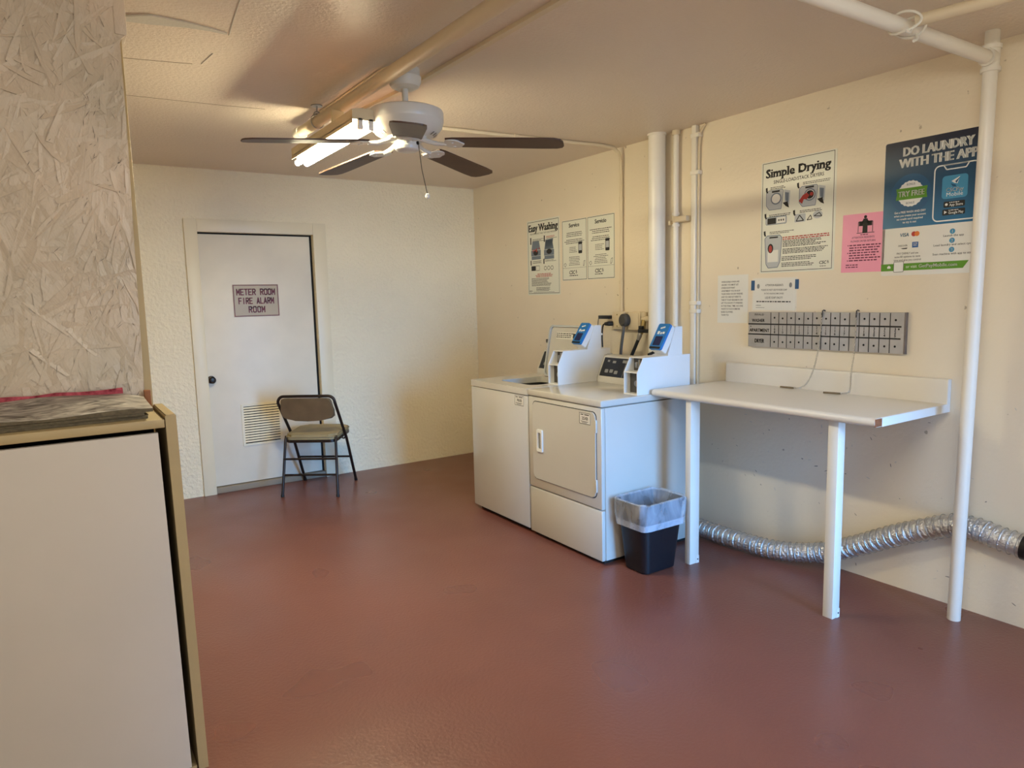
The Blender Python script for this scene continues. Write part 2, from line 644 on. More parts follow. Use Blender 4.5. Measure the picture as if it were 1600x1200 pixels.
def floor_material():
    m = mat('painted_concrete_floor', rgb(118, 73, 62), rough=0.3, bump=0.35, bscale=75, bdist=0.004, var=0.09, vscale=1.2, detail=3, spec=0.5)
    nt = m.node_tree
    b = nt.nodes['Principled BSDF']
    tc = [n for n in nt.nodes if n.type == 'TEX_COORD'][0]
    src = b.inputs['Base Color'].links[0].from_socket
    n = nt.nodes.new('ShaderNodeTexNoise')
    n.inputs['Scale'].default_value = 9
    n.inputs['Detail'].default_value = 6
    nt.links.new(tc.outputs['Object'], n.inputs['Vector'])
    r = nt.nodes.new('ShaderNodeValToRGB')
    r.color_ramp.elements[0].position = 0.735
    r.color_ramp.elements[0].color = (0, 0, 0, 1)
    r.color_ramp.elements[1].position = 0.76
    r.color_ramp.elements[1].color = (0.12, 0.12, 0.12, 1)
    nt.links.new(n.outputs['Fac'], r.inputs['Fac'])
    mx = nt.nodes.new('ShaderNodeMix')
    mx.data_type = 'RGBA'
    mx.inputs['B'].default_value = rgb(150, 112, 98)
    nt.links.new(r.outputs['Color'], mx.inputs['Factor'])
    nt.links.new(src, mx.inputs['A'])
    nt.links.new(mx.outputs['Result'], b.inputs['Base Color'])
    # broad worn patches change the gloss
    n2 = nt.nodes.new('ShaderNodeTexNoise')
    n2.inputs['Scale'].default_value = 1.7
    nt.links.new(tc.outputs['Object'], n2.inputs['Vector'])
    mr = nt.nodes.new('ShaderNodeMapRange')
    mr.inputs['From Min'].default_value = 0.3
    mr.inputs['From Max'].default_value = 0.7
    mr.inputs['To Min'].default_value = 0.26
    mr.inputs['To Max'].default_value = 0.42
    nt.links.new(n2.outputs['Fac'], mr.inputs['Value'])
    nt.links.new(mr.outputs[0], b.inputs['Roughness'])
    return m


m_floor = floor_material()


def foil_material():
    m = mat('crinkled_foil', rgb(214, 213, 212), rough=0.34, metal=0.85, bump=0.9, bscale=70, bdist=0.012, detail=5)
    return m


m_foil = foil_material()


def bag_material():
    m = bpy.data.materials.new('clear_bag_film')
    m.use_nodes = True
    nt = m.node_tree
    b = nt.nodes['Principled BSDF']
    b.inputs['Base Color'].default_value = rgb(214, 222, 236)
    b.inputs['Roughness'].default_value = 0.22
    tc = nt.nodes.new('ShaderNodeTexCoord')
    mp = nt.nodes.new('ShaderNodeMapping')
    mp.inputs['Scale'].default_value = (1, 1, 0.35)
    n = nt.nodes.new('ShaderNodeTexNoise')
    n.inputs['Scale'].default_value = 13
    n.inputs['Detail'].default_value = 3
    n.inputs['Distortion'].default_value = 1.0
    nt.links.new(tc.outputs['Object'], mp.inputs[0])
    nt.links.new(mp.outputs[0], n.inputs['Vector'])
    bp = nt.nodes.new('ShaderNodeBump')
    bp.inputs['Strength'].default_value = 0.6
    bp.inputs['Distance'].default_value = 0.012
    nt.links.new(n.outputs['Fac'], bp.inputs['Height'])
    nt.links.new(bp.outputs['Normal'], b.inputs['Normal'])
    tr = nt.nodes.new('ShaderNodeBsdfTransparent')
    mx = nt.nodes.new('ShaderNodeMixShader')
    r = nt.nodes.new('ShaderNodeMapRange')
    r.inputs['From Min'].default_value = 0.35
    r.inputs['From Max'].default_value = 0.7
    r.inputs['To Min'].default_value = 0.22
    r.inputs['To Max'].default_value = 0.50
    nt.links.new(n.outputs['Fac'], r.inputs['Value'])
    nt.links.new(r.outputs[0], mx.inputs['Fac'])
    nt.links.new(tr.outputs[0], mx.inputs[1])
    nt.links.new(b.outputs[0], mx.inputs[2])
    out = nt.nodes['Material Output']
    nt.links.new(mx.outputs[0], out.inputs['Surface'])
    return m


m_bag = bag_material()


def app_blue_material():
    """the poster's printed navy-to-teal field"""
    m = mat('navy_poster_field', rgb(20, 60, 100), rough=0.35)
    nt = m.node_tree
    b = nt.nodes['Principled BSDF']
    tc = [n for n in nt.nodes if n.type == 'TEX_COORD'][0]
    sx = nt.nodes.new('ShaderNodeSeparateXYZ')
    nt.links.new(tc.outputs['Object'], sx.inputs[0])
    mr = nt.nodes.new('ShaderNodeMapRange')
    mr.inputs['From Min'].default_value = 0.22
    mr.inputs['From Max'].default_value = 0.60
    nt.links.new(sx.outputs['Y'], mr.inputs['Value'])
    r = nt.nodes.new('ShaderNodeValToRGB')
    r.color_ramp.elements[0].color = rgb(28, 106, 150)
    r.color_ramp.elements[1].color = rgb(18, 24, 52)
    nt.links.new(mr.outputs[0], r.inputs['Fac'])
    nt.links.new(r.outputs['Color'], b.inputs['Base Color'])
    return m


m_appblue = app_blue_material()


def emission(name, color, strength):
    m = bpy.data.materials.new(name)
    m.use_nodes = True
    nt = m.node_tree
    e = nt.nodes.new('ShaderNodeEmission')
    e.inputs[0].default_value = color
    e.inputs[1].default_value = strength
    nt.links.new(e.outputs[0], nt.nodes['Material Output'].inputs['Surface'])
    return m


m_tube_warm = emission('warm_lit_tube', (1.0, 0.89, 0.58, 1), 228)
m_tube_white = emission('white_lit_tube', (1.0, 0.98, 0.86, 1), 98)

# ------------------------------------------------------------------ the room
H = 2.481
XL, YF = -4.75, -6.60
# floor and ceiling
bm = B(); box(bm, (XL - .1, YF - .12, -0.1), (0.1, 0.14, 0)); struct('floor', bm, m_floor, smooth=0)
bm = B(); box(bm, (XL - .1, YF - .12, H), (0.1, 0.14, H + 0.1)); ceiling = struct('ceiling', bm, m_ceil, smooth=0)
# peeled arc, crack and board joints in the ceiling
bm = B()
top = [(-3.10, -2.835), (-3.00, -2.902), (-2.887, -2.896), (-2.80, -2.878), (-2.739, -2.858)]
bot = [(-2.739, -2.846), (-2.80, -2.852), (-2.879, -2.845), (-3.00, -2.812), (-3.10, -2.80)]
prism(bm, top + bot, H - 0.006, H - 0.0005, lambda u, v, w: (u, v, w))
obj('peeling_paint', bm, m_scar, ceiling)
for a, b in (((-2.762, -3.175), (-2.745, -2.99)), ((-2.745, -2.99), (-2.727, -2.833)), ((-2.757, -2.443), (-2.74, -2.60))):
    bm = B(); tube(bm, [(a[0], a[1], H), (b[0], b[1], H)], 0.003, 5); obj('crack', bm, m_scar, ceiling)
for a, b in (((-3.05, -2.365), (-2.79, -2.423)), ((-3.0, -1.80), (-2.55, -1.83)), ((-2.55, -1.83), (-2.35, -1.86))):
    bm = B(); tube(bm, [(a[0], a[1], H + .001), (b[0], b[1], H + .001)], 0.0028, 5); obj('joint', bm, m_crack, ceiling)

# right wall
bm = B(); box(bm, (0, YF - .12, 0), (0.1, 0.14, H)); wall_r = struct('wall_right', bm, m_wall_r, smooth=0)
wrng = random.Random(21)
for nm, mm, cnt in (('scuff_marks', m_boardedge, 46), ('paint_chips', m_scar, 40)):
    bm = B()
    for k in range(cnt):
        y, z = (wrng.uniform(-3.75, -2.97), wrng.uniform(.30, .86)) if wrng.random() < .6 else (wrng.uniform(-4.65, -3.75), wrng.uniform(.03, .95))
        L_, w_, a_ = wrng.uniform(.004, .026), wrng.uniform(.001, .005), wrng.uniform(-.5, 1.6)
        ca, sa = math.cos(a_), math.sin(a_)
        vs = [bm.verts.new((-.0006 - .0001 * (k % 4), y + u * L_ * ca - v * w_ * sa, z + u * L_ * sa + v * w_ * ca)) for u, v in ((-.5, 0), (-.2, -.5), (.3, -.35), (.5, .1), (.1, .5), (-.3, .4))]
        bm.faces.new(vs)
    obj(nm, bm, mm, wall_r, smooth=0)
# back wall with the door opening
DX0, DX1, DH = -2.411, -1.5366, 2.0175
bm = B()
box(bm, (XL, 0, 0), (DX0 - .012, 0.12, H)); box(bm, (DX1 + .012, 0, 0), (0, 0.12, H)); box(bm, (DX0 - .012, 0, DH + .012), (DX1 + .012, 0.12, H))
box(bm, (XL, 0.12, 0), (0, 0.14, H))
struct('wall_back', bm, m_wall_b, smooth=0)
# left wall and front wall (behind the camera) with the doorway and a window opening added for fill light
bm = B(); box(bm, (XL - .1, YF - .12, 0), (XL, 0.14, H)); struct('wall_left', bm, m_wall_o, smooth=0)
bm = B()
for x0, x1, z0, z1 in ((XL, -4.45, 0, H), (-4.45, -2.55, 0, 0.75), (-4.45, -2.55, 2.15, H), (-2.55, -1.75, 0, H), (-1.75, -0.55, 2.1, H), (-0.55, 0, 0, H)):
    box(bm, (x0, YF - .1, z0), (x1, YF, z1))
struct('wall_front', bm, m_wall_o, smooth=0)
# painted strand-board partition on the left
bm = B()
poly = [(XL, 0), (-3.148, 0), (-3.146, 1.15), (-3.136, 1.7), (-3.129, 2.03), (-3.127, 2.30), (-3.112, 2.315), (-3.108, 2.48), (XL, 2.48)]
prism(bm, poly, -3.142, -3.13, lambda u, v, w: (u, w, v))
frng = random.Random(11)
def edge_x(z):
    for (x0, z0), (x1, z1) in zip(poly[1:-2], poly[2:-1]):
        if z0 <= z <= z1:
            return x0 + (x1 - x0) * (z - z0) / max(1e-6, z1 - z0)
    return -3.112
for k in range(1250):
    fx_, fz_ = frng.uniform(-3.85, -3.13), frng.uniform(1.0, 2.48)
    L_, w_ = frng.uniform(.07, .23), frng.uniform(.008, .032)
    a_ = frng.gauss(0.25, .55) if frng.random() < .72 else frng.uniform(-1.6, 1.6)
    ca, sa = math.sin(a_), math.cos(a_)
    h0 = frng.uniform(.0004, .0050)
    tl, tw = frng.uniform(-.022, .022), frng.uniform(-.36, .36)
    shape = [(-.5, -.42), (-.2, -.5), (.25, -.47), (.5, -.3), (.47, .35), (.15, .5), (-.3, .46), (-.52, .3)]
    ring0, ring1 = [], []
    for u, v in shape:
        du, dv = u * L_ * frng.uniform(.9, 1.1), v * w_ * frng.uniform(.8, 1.2)
        x, z = fx_ + du * ca + dv * sa, fz_ + du * sa - dv * ca
        z = min(z, 2.4795)
        x = min(x, edge_x(z) - .001)
        ring0.append(bm.verts.new((x, -3.141, z)))
        ring1.append(bm.verts.new((x, -3.142 - max(.00005, h0 + du * tl + dv * tw), z)))
    bm.faces.new(ring1)
    for q in range(8):
        bm.faces.new((ring0[q], ring0[(q + 1) % 8], ring1[(q + 1) % 8], ring1[q]))
part = struct('wall_partition', bm, m_osb, smooth=0)
bm = B()  # dark slivers: bare wood gaps plus crevice shade painted between the strands
for k in range(130):
    x, z = (frng.uniform(-3.80, -3.15), frng.uniform(1.15, 2.45)) if frng.random() < .45 else (frng.uniform(-3.27, -3.15), frng.uniform(1.2, 2.2))
    L_, w_ = frng.uniform(.008, .034), frng.uniform(.0007, .0018)
    a_ = frng.gauss(1.25, .5)
    ca, sa = math.cos(a_), math.sin(a_)
    x = min(x, edge_x(z) - .02)
    vs = [bm.verts.new((x + u * ca * L_ - v * sa * w_, -3.1495 - .0002 * (k % 3), z + u * sa * L_ + v * ca * w_)) for u, v in ((-.5, 0), (0, -.5), (.5, 0), (0, .5))]
    bm.faces.new(vs)
obj('bare_and_shaded_gaps', bm, m_boardedge, part, smooth=0)
bm = B(); box(bm, (-3.165, -3.13, 0), (-3.121, -3.04, 2.48), 0.002)
obj('edge_post', bm, m_cab, part)
bm = B(); box(bm, (-3.14, -3.146, 2.315), (-3.105, -3.05, 2.474), 0.004)
obj('corner_block', bm, m_osb, part)
for x, z in ((-3.165, 2.33), (-3.16, 1.92)):
    bm = B(); lathe(bm, [(0.005, 0), (0.005, 0.002), (0.003, 0.003)], (x, -3.142, z), 10, Matrix.Rotation(PI / 2, 3, 'X')); obj('screw_head', bm, m_boardedge, part)

# door in the back wall
bm = B()
box(bm, (DX0 + .003, 0.035, 0.05), (DX1 - .018, 0.075, DH - .012), 0.002)
door = struct('door_1', bm, m_door)
bm = B()
KX, KZ = -2.383, 0.897
Mk = Matrix.Rotation(PI / 2, 3, 'X')
lathe(bm, [(0.030, 0.0), (0.030, 0.006), (0.014, 0.009), (0.012, 0.03), (0.020, 0.036), (0.026, 0.05), (0.026, 0.058), (0.018, 0.066), (0.006, 0.068)], (KX, 0.035, KZ), 24, Mk)
obj('knob', bm, m_knob, door)
bm = B()
vx0, vx1, vz0, vz1 = -2.180, -1.868, 0.345, 0.680
def rc(x0, z0, x1, z1):
    return [(x0, z0), (x1, z0), (x1, z1), (x0, z1)]
ring_prism(bm, rc(vx0, vz0, vx1, vz1), rc(vx0 + .018, vz0 + .018, vx1 - .018, vz1 - .018), .026, .0352, lambda u, v, w: (u, w, v))
vent = obj('vent_grille', bm, m_trim, door)
bm = B(); box(bm, (vx0 + .018, 0.0335, vz0 + .018), (vx1 - .018, 0.0352, vz1 - .018)); obj('vent_opening', bm, m_void, vent)
N = 14
for k in range(N):
    z = vz0 + 0.022 + (vz1 - vz0 - 0.044) * (k + .5) / N
    bm = B()
    prism(bm, [(0.0335, z + .0075), (0.0275, z - .0055), (0.0262, z - .005), (0.0322, z + .008)], vx0 + .018, vx1 - .018, lambda u, v, w: (w, u, v))
    obj('slat', bm, m_trim, vent)
# door frame
bm = B()
ox0, ox1, oz = -2.5025, -1.4293, 2.1107
box(bm, (ox0, -0.02, 0), (DX0, 0.0, oz), 0.003); box(bm, (DX1, -0.02, 0), (ox1, 0.0, oz), 0.003); box(bm, (DX0, -0.02, DH), (DX1, 0.0, oz), 0.003)
box(bm, (DX0 - .012, -0.0, 0), (DX0, 0.12, DH)); box(bm, (DX1, -0.0, 0), (DX1 + .012, 0.12, DH)); box(bm, (DX0 - .012, 0.0, DH), (DX1 + .012, 0.12, DH + .012))
tr1 = struct('trim_1', bm, m_trim)
bm = B(); box(bm, (DX1 - .0172, .040, .046), (DX1 - .0005, .07, DH - .001)); box(bm, (DX0 + .003, .040, DH - .0115), (DX1 - .0172, .07, DH - .0005))  # dark strips paint recess shade into the gaps beside and above the door
obj('door_gap_strip', bm, m_void, tr1)
bm = B(); box(bm, (DX0, 0.0, 0), (DX1, 0.12, 0.045), 0.003); struct('trim_2', bm, m_sill)
bm = B(); box(bm, (DX0 + .001, 0.08, 0.046), (DX1 - .001, 0.118, DH - .001)); struct('dark_backing', bm, m_void)  # dark sheet painted as the unlit space behind the door

# sign on the door
M = Matrix(((1, 0, 0, -2.180), (0, 0, -1, 0.0345), (0, 1, 0, 1.372), (0, 0, 0, 1)))
s = sheet('door_sign', 'tan plastic room sign with maroon capitals on the white door', 'sign', M, 0.350, 0.252, mat('sign_plastic', rgb(190, 170, 134), rough=0.4), thick=0.004)
Print(0.0045).border(0.003, 0.003, 0.347, 0.249, 0.006).done('border', m_maroon, s)
p = Print(0.0045)
p.block_letters('METER ROOM', .175, .172, .043, .0300, .0195, .0086)
p.block_letters('FIRE ALARM', .175, .103, .043, .0275, .0180, .0084)
p.block_letters('ROOM', .175, .035, .043, .0330, .0205, .0086)
p.done('lettering', m_maroon, s)

# ------------------------------------------------------------------ pipes and conduits
def pipe(name, pts, r, m, label, cat, seg=16):
    bm = B(); tube(bm, pts, r, seg)
    return tag(obj(name, bm, m), label, cat)


# thick pipe in the wall corner behind the dryer
t = thing('drain_pipe', 'thick white painted vertical pipe on the cream wall behind the dryer', 'pipe', (-0.068, -2.425, 0))
bm = B(); tube(bm, [(-0.068, -2.425, 0.0), (-0.068, -2.425, H - .012)], 0.054, 32); obj('pipe', bm, m_pvc, t)
bm = B(); lathe(bm, [(0.060, 0), (0.060, 0.012)], (-0.068, -2.425, H - .0125), 32); obj('collar', bm, m_pvc, t)

t = thing('water_pipe', 'thin cream vertical pipe held by a flat strap beside the thick white pipe', 'pipe', (-0.03, -2.553, 0))
bm = B(); tube(bm, [(-0.03, -2.553, 0), (-0.03, -2.553, H)], 0.017, 16); obj('pipe', bm, m_pvc, t)
bm = B()
tube(bm, [(-0.03, -2.553, 1.915), (-0.03, -2.553, 1.955)], 0.021, 16)
box(bm, (-0.054, -2.66, 1.918), (-0.002, -2.56, 1.950), 0.003)
obj('strap', bm, m_pipe_cream, t)
for z in (1.97, 1.90):
    bm = B(); tube(bm, [(-0.03, -2.553, z - .008), (-0.03, -2.553, z + .008)], 0.023, 16); obj('coupling', bm, m_pvc, t)
bm = B(); box(bm, (-0.03, -2.505, 1.905), (-0.001, -2.483, 1.935), 0.004); obj('clip', bm, m_pipe_cream, t)
bm = B(); tube(bm, [(-0.03, -2.553, H - .03), (-0.03, -2.553, H - .002)], 0.026, 16); obj('ceiling_collar', bm, m_pipe_cream, t)

t = thing('wall_conduit', 'pair of narrow vertical conduits right of the strapped pipe, ending behind the dryer', 'conduit', (-0.022, -2.694, 0))
bm = B(); box(bm, (-0.03, -2.712, 0.0), (0, -2.676, H), 0.004); obj('channel', bm, m_pvc, t)
bm = B(); tube(bm, [(-0.01, -2.722, 0.0), (-0.01, -2.722, 2.36), (-0.012, -2.735, 2.44), (-0.012, -2.77, H - .003)], 0.008, 10); obj('cable', bm, m_pipe_cream, t)
for z in (2.20, 2.42, 1.41, 1.36):
    bm = B(); box(bm, (-0.036, -2.738, z - .012), (-0.0, -2.672, z + .012), 0.003); obj('clip', bm, m_pvc, t)

# conduit over the ceiling and down to the outlets
t = thing('outlet_conduit', 'slim cream conduit crossing the ceiling behind the fan and dropping to the outlets', 'conduit', (0, -2.03, 0))
pts = [(-1.80, -1.93, H - .012), (-1.366, -1.967, H - .012), (-0.88, -1.995, H - .012), (-0.20, -2.045, H - .012)]
arc = [(-0.10, -2.05, H - .018), (-0.05, -2.045, H - .045), (-0.022, -2.04, H - .10)]
bm = B(); tube(bm, pts + arc + [(-0.016, -2.035, 2.2), (-0.016, -2.03, 1.35)], 0.0115, 12); obj('tube', bm, m_pipe_cream, t)
for c, d in (((-0.86, -1.997, H - .012), (1, -.06, 0)), ((-1.6, -1.95, H - .012), (1, -.06, 0)), ((-0.016, -2.035, 2.13), (0, 0, 1)), ((-0.016, -2.03, 1.56), (0, 0, 1)), ((-0.016, -2.03, 1.372), (0, 0, 1))):
    c, d = Vector(c), Vector(d).normalized()
    bm = B(); tube(bm, [c - d * .014, c + d * .014], 0.015, 12); obj('coupling', bm, m_pipe_cream, t)

# long ceiling pipe over the lamp
def px(y):
    return -2.142 + (-1.766 - y) * 0.0172


t = thing('ceiling_pipe', 'long cream painted pipe hung below the ceiling above the lit fluorescent lamp', 'pipe', (-2.14, -1.75, 2.40))
bm = B(); tube(bm, [(px(-1.76), -1.76, 2.40), (px(YF), YF, 2.40)], 0.029, 20); obj('pipe', bm, m_pipe_cream, t)
bm = B(); tube(bm, [(px(-1.735), -1.735, 2.40), (px(-1.80), -1.80, 2.40)], 0.035, 20); obj('end_cap', bm, m_pvc, t)
bm = B()
hx, hy = px(-2.05), -2.05
lathe(bm, [(0.03, 0), (0.03, 0.004)], (hx, hy, H - .0045), 16)
tube(bm, [(hx, hy, H - .004), (hx, hy, H - .035)], 0.004, 8)
cc = [(hx + 0.018 * math.sin(2 * PI * k / 14), hy, H - .045 + 0.013 * math.cos(2 * PI * k / 14)) for k in range(14)]
tube(bm, cc, 0.0035, 6, closed=True)
cc = [(hx + 0.034 * math.sin(2 * PI * k / 18), hy, 2.402 + 0.036 * math.cos(2 * PI * k / 18)) for k in range(18)]
tube(bm, cc, 0.0035, 6, closed=True)
obj('hanger', bm, m_steel, t)
for yy in (-4.4, -5.9):
    bm = B()
    tube(bm, [(px(yy), yy, 2.428), (px(yy), yy, H)], 0.004, 6)
    tube(bm, [(px(yy) + 0.031 * math.sin(2 * PI * k / 18), yy, 2.40 + 0.031 * math.cos(2 * PI * k / 18)) for k in range(18)], 0.003, 6, closed=True)
    obj('hanger', bm, m_steel, t)

# flat raceway on the ceiling behind the fan
bm = B()
prism(bm, [(-1.925, -2.07), (-1.90, -2.07), (-1.845, -2.70), (-1.822, -3.71), (-1.76, YF + .002), (-1.79, YF + .002), (-1.850, -3.71), (-1.873, -2.70)], H - .016, H - .0005, lambda u, v, w: (u, v, w))
tag(obj('ceiling_raceway', bm, m_pipe_cream), 'flat painted cable raceway on the ceiling running past the fan mount', 'raceway')
# loose cable along the ceiling
bm = B()
pts = spline([(-2.09, -1.95, H - .006), (-2.085, -2.3, H - .006), (-2.08, -2.62, H - .006), (-2.078, -2.76, H - .008), (-2.072, -2.86, H - .02), (-2.04, -2.93, H - .026), (-2.0, -2.90, H - .012), (-1.985, -2.84, H - .006)], 6)
tube(bm, pts, 0.0055, 8)
tag(obj('ceiling_cable', bm, m_pipe_cream), 'thin cable painted with the ceiling, looping over to the fan mount', 'cable')

# pipework on the right: vertical post with tee and the horizontal pipe
t = thing('white_post_pipe', 'tall white pipe standing before the right wall, teed to a ceiling pipe', 'pipe', (-0.125, -4.322, 0))
PB, PT = Vector((-0.142, -4.330, 0.0)), Vector((-0.142, -4.354, H))
bm = B(); tube(bm, [PB, PT], 0.0265, 28); obj('upright', bm, m_pvc, t)
TZ = 2.375
TC = PB.lerp(PT, TZ / H)
bm = B()
tube(bm, [TC + Vector((0, 0, -.052)), TC + Vector((0, 0, -.036))], 0.036, 24)
tube(bm, [TC + Vector((0, 0, .034)), TC + Vector((0, 0, .050))], 0.036, 24)
tube(bm, [TC + Vector((0, 0, -.046)), TC + Vector((0, 0, .046))], 0.031, 24)
tube(bm, [TC + Vector((-0.01, 0, 0)), TC + Vector((-0.042, 0, 0))], 0.033, 24)
obj('tee_fitting', bm, m_pvc, t)
HE = Vector((-4.2, TC.y + .055, 2.400))
bm = B(); tube(bm, [TC + Vector((-0.05, 0, 0)), TC.lerp(HE, .999)], 0.0265, 28); obj('horizontal_pipe', bm, m_pvc, t)
# tied branch conduit running towards the room's front
CX = -0.80
cz = TC.z + (HE.z - TC.z) * (TC.x - CX) / (TC.x - HE.x)
cyy = TC.y + (HE.y - TC.y) * (TC.x - CX) / (TC.x - HE.x)
bm = B(); tube(bm, [(CX - .004, cyy - .049, cz + .004), (CX + .035, -4.56, cz + .006), (CX + .12, -5.1, cz + .006), (CX + .30, YF, cz + .006)], 0.0205, 18)
br = tag(obj('branch_conduit', bm, m_pipe_cream), 'cream conduit butting against the white horizontal ceiling pipe, tied to it with wire', 'conduit')
bm = B()
for dx, tw in ((-.034, 0.012), (.026, -0.012)):
    loop = []
    for k in range(28):
        a = 2 * PI * k / 28
        loop.append((CX + dx + tw * math.cos(2 * a), cyy - .020 + 0.056 * math.cos(a), cz + 0.034 * math.sin(a)))
    tube(bm, loop, 0.0045, 7, closed=True)
tube(bm, spline([(CX - .034, cyy - .05, cz - .030), (CX - .055, cyy - .055, cz - .045), (CX - .085, cyy - .055, cz - .045)], 5), 0.005, 7)
tube(bm, spline([(CX + .02, cyy - .04, cz - .032), (CX + .005, cyy - .05, cz - .055), (CX - .02, cyy - .052, cz - .066)], 5), 0.005, 7)
tag(obj('tie_wire', bm, m_wire), 'twisted white wire tie around the crossing of the ceiling pipes', 'wire')

# ------------------------------------------------------------------ ceiling fan
FX, FY = -1.985, -2.79
fan = thing('ceiling_fan', 'white ceiling fan with five dark brown blades beside the lit lamp', 'ceiling fan', (FX, FY, H))
bm = B(); lathe(bm, [(0.030, 2.398), (0.040, 2.394), (0.062, 2.405), (0.072, 2.425), (0.074, 2.445), (0.068, 2.455), (0.068, H)], (FX, FY, 0), 36); obj('canopy', bm, m_fan, fan)
bm = B(); tube(bm, [(FX, FY, 2.30), (FX, FY, 2.40)], 0.0135, 16); obj('downrod', bm, m_fan, fan)
bm = B()
lathe(bm, [(0.03, 2.190), (0.115, 2.192), (0.135, 2.203), (0.158, 2.228), (0.1655, 2.252), (0.1665, 2.254), (0.1665, 2.292), (0.163, 2.300), (0.150, 2.306), (0.06, 2.310), (0.03, 2.314)], (FX, FY, 0), 56)
mh = obj('motor_housing', bm, m_fan, fan)
bm = B()
for k in range(30):
    if k % 6 >= 4:
        continue
    a = 2 * PI * k / 30 + 0.3
    ca, sa = math.cos(a), math.sin(a)
    def rp(r, t, z, ca=ca, sa=sa):
        return (FX + ca * r - sa * t, FY + sa * r + ca * t, z)
    vs = [bm.verts.new(rp(r, t, z)) for r, t, z in ((0.118, -.003, 2.1915), (0.118, .003, 2.1915), (0.1365, .003, 2.2025), (0.1365, -.003, 2.2025))]
    bm.faces.new(vs)
    bmesh.ops.translate(bm, vec=(ca * .0008, sa * .0008, -.0008), verts=vs)
obj('vent_slots', bm, m_void, mh, smooth=0)
bm = B(); lathe(bm, [(0.02, 2.128), (0.045, 2.130), (0.054, 2.137), (0.056, 2.150), (0.0555, 2.151), (0.0555, 2.176), (0.085, 2.178), (0.088, 2.186), (0.088, 2.193)], (FX, FY, 0), 36); obj('switch_housing', bm, m_fan, fan)
bm = B()
sw = Vector((FX + .03, FY - .052, 2.160))
tube(bm, [(FX + .025, FY - .045, 2.160), tuple(sw)], 0.008, 12)
pc = obj('pull_chain', bm, m_knob, fan)
bm = B(); tube(bm, [tuple(sw), (sw.x + .022, sw.y + .02, 2.05), (sw.x + .045, sw.y + .02, 1.945)], 0.0016, 6); obj('cord', bm, m_knob, pc)
bm = B(); lathe(bm, [(0.003, -.012), (0.009, -.008), (0.011, 0), (0.009, .008), (0.003, .012)], (sw.x + .046, sw.y + .02, 1.935), 14); obj('pull_knob', bm, m_pvc, pc)
for ang, droop in ((173, 3.7), (101, 3.7), (29, 3.7), (-42, 3.7), (-115, 7.0)):
    a = math.radians(ang)
    Mb = Matrix.Translation((FX, FY, 2.168)) @ Matrix.Rotation(a, 4, 'Z') @ Matrix.Rotation(math.radians(droop), 4, 'Y') @ Matrix.Rotation(math.radians(-5.5), 4, 'X')
    outl = [(0.185, -.052), (0.22, -.060), (0.60, -.069), (0.665, -.066), (0.69, -.052), (0.70, -.025), (0.70, .03), (0.692, .052), (0.668, .066), (0.60, .069), (0.22, .060), (0.185, .052)]
    bm = B(); prism(bm, outl, 0.0, 0.006, lambda u, v, w: Mb @ Vector((u, v, w)))
    bl = obj('blade', bm, m_blade, fan)
    bm = B()
    iron = [(0.175, 0.012)]
    for k in range(9):
        t_ = PI * (0.95 - 0.95 * k / 8)
        iron.append((0.212 + 0.040 * math.cos(t_) * 0.9, 0.024 + 0.030 * math.sin(t_)))
    iron += [(0.256, 0.012), (0.262, 0.0), (0.256, -0.012)]
    iron += [(x, -y) for x, y in reversed(iron[1:10])]
    iron += [(0.175, -0.012), (0.13, -0.010), (0.13, 0.010)]
    prism(bm, iron, -0.006, -0.0005, lambda u, v, w: Mb @ Vector((u, v, w)))
    p0 = Vector((FX + 0.060 * math.cos(a), FY + 0.060 * math.sin(a), 2.182))
    p1 = Vector((FX + 0.095 * math.cos(a), FY + 0.095 * math.sin(a), 2.168))
    tube(bm, [p0, p1, Mb @ Vector((0.135, 0, -.003)), Mb @ Vector((0.18, 0, -.004))], [0.012, 0.011, 0.010, 0.008], 8)
    for sy in (-.024, .024):
        lathe(bm, [(0.006, -.010), (0.006, -.006)], Mb @ Vector((0.212, sy, 0)), 8)
    obj('blade_iron', bm, m_fan, bl)

# ------------------------------------------------------------------ fluorescent lamp
LX = -2.186
def fluorescent(LY0, LY1, label, hw_, m_tube):
    lamp = thing('fluorescent_lamp', label, 'lamp', (LX, (LY0 + LY1) / 2, 2.25))
    bm = B()
    prism(bm, [(LX - hw_, 2.236), (LX - hw_, 2.276), (LX - .022, 2.284), (LX + .022, 2.284), (LX + hw_, 2.276), (LX + hw_, 2.236), (LX + .012, 2.234), (LX - .012, 2.234)], LY1, LY0, lambda u, v, w: (u, w, v))
    for q in (-1, 1):  # thin side plates added to hold the tubes' light off the ceiling
        box(bm, (LX + q * hw_, LY1, 2.221), (LX + q * (hw_ - .0015), LY0, 2.240))
    obj('housing', bm, m_beige_metal, lamp)
    for s_ in (-.024, .024):
        bm = B(); tube(bm, [(LX + s_, LY0 + .020, 2.210), (LX + s_, LY1 + .014, 2.210)], 0.0145, 16); obj('fluorescent_tube', bm, m_tube, lamp)
    for y_ in (LY0, LY1):
        sgn = -1 if y_ == LY0 else 1
        for s_ in (-.024, .024):
            bm = B(); box(bm, (LX + s_ - .012, y_, 2.196), (LX + s_ + .012, y_ + sgn * .015, 2.245), 0.003); obj('lampholder', bm, m_pvc, lamp)
    bm = B(); box(bm, (LX + .004, LY0 - .47, 2.280), (LX + .062, LY0 - .445, 2.376), 0.004); obj('hanger_bracket', bm, m_beige_metal, lamp)


fluorescent(-1.93, -2.815, 'lit two-tube fluorescent batten hanging under the cream ceiling pipe by the fan', .060, m_tube_warm)
fluorescent(-4.75, -5.65, 'lit fluorescent batten under the same ceiling pipe nearer the front doorway', .085, m_tube_white)

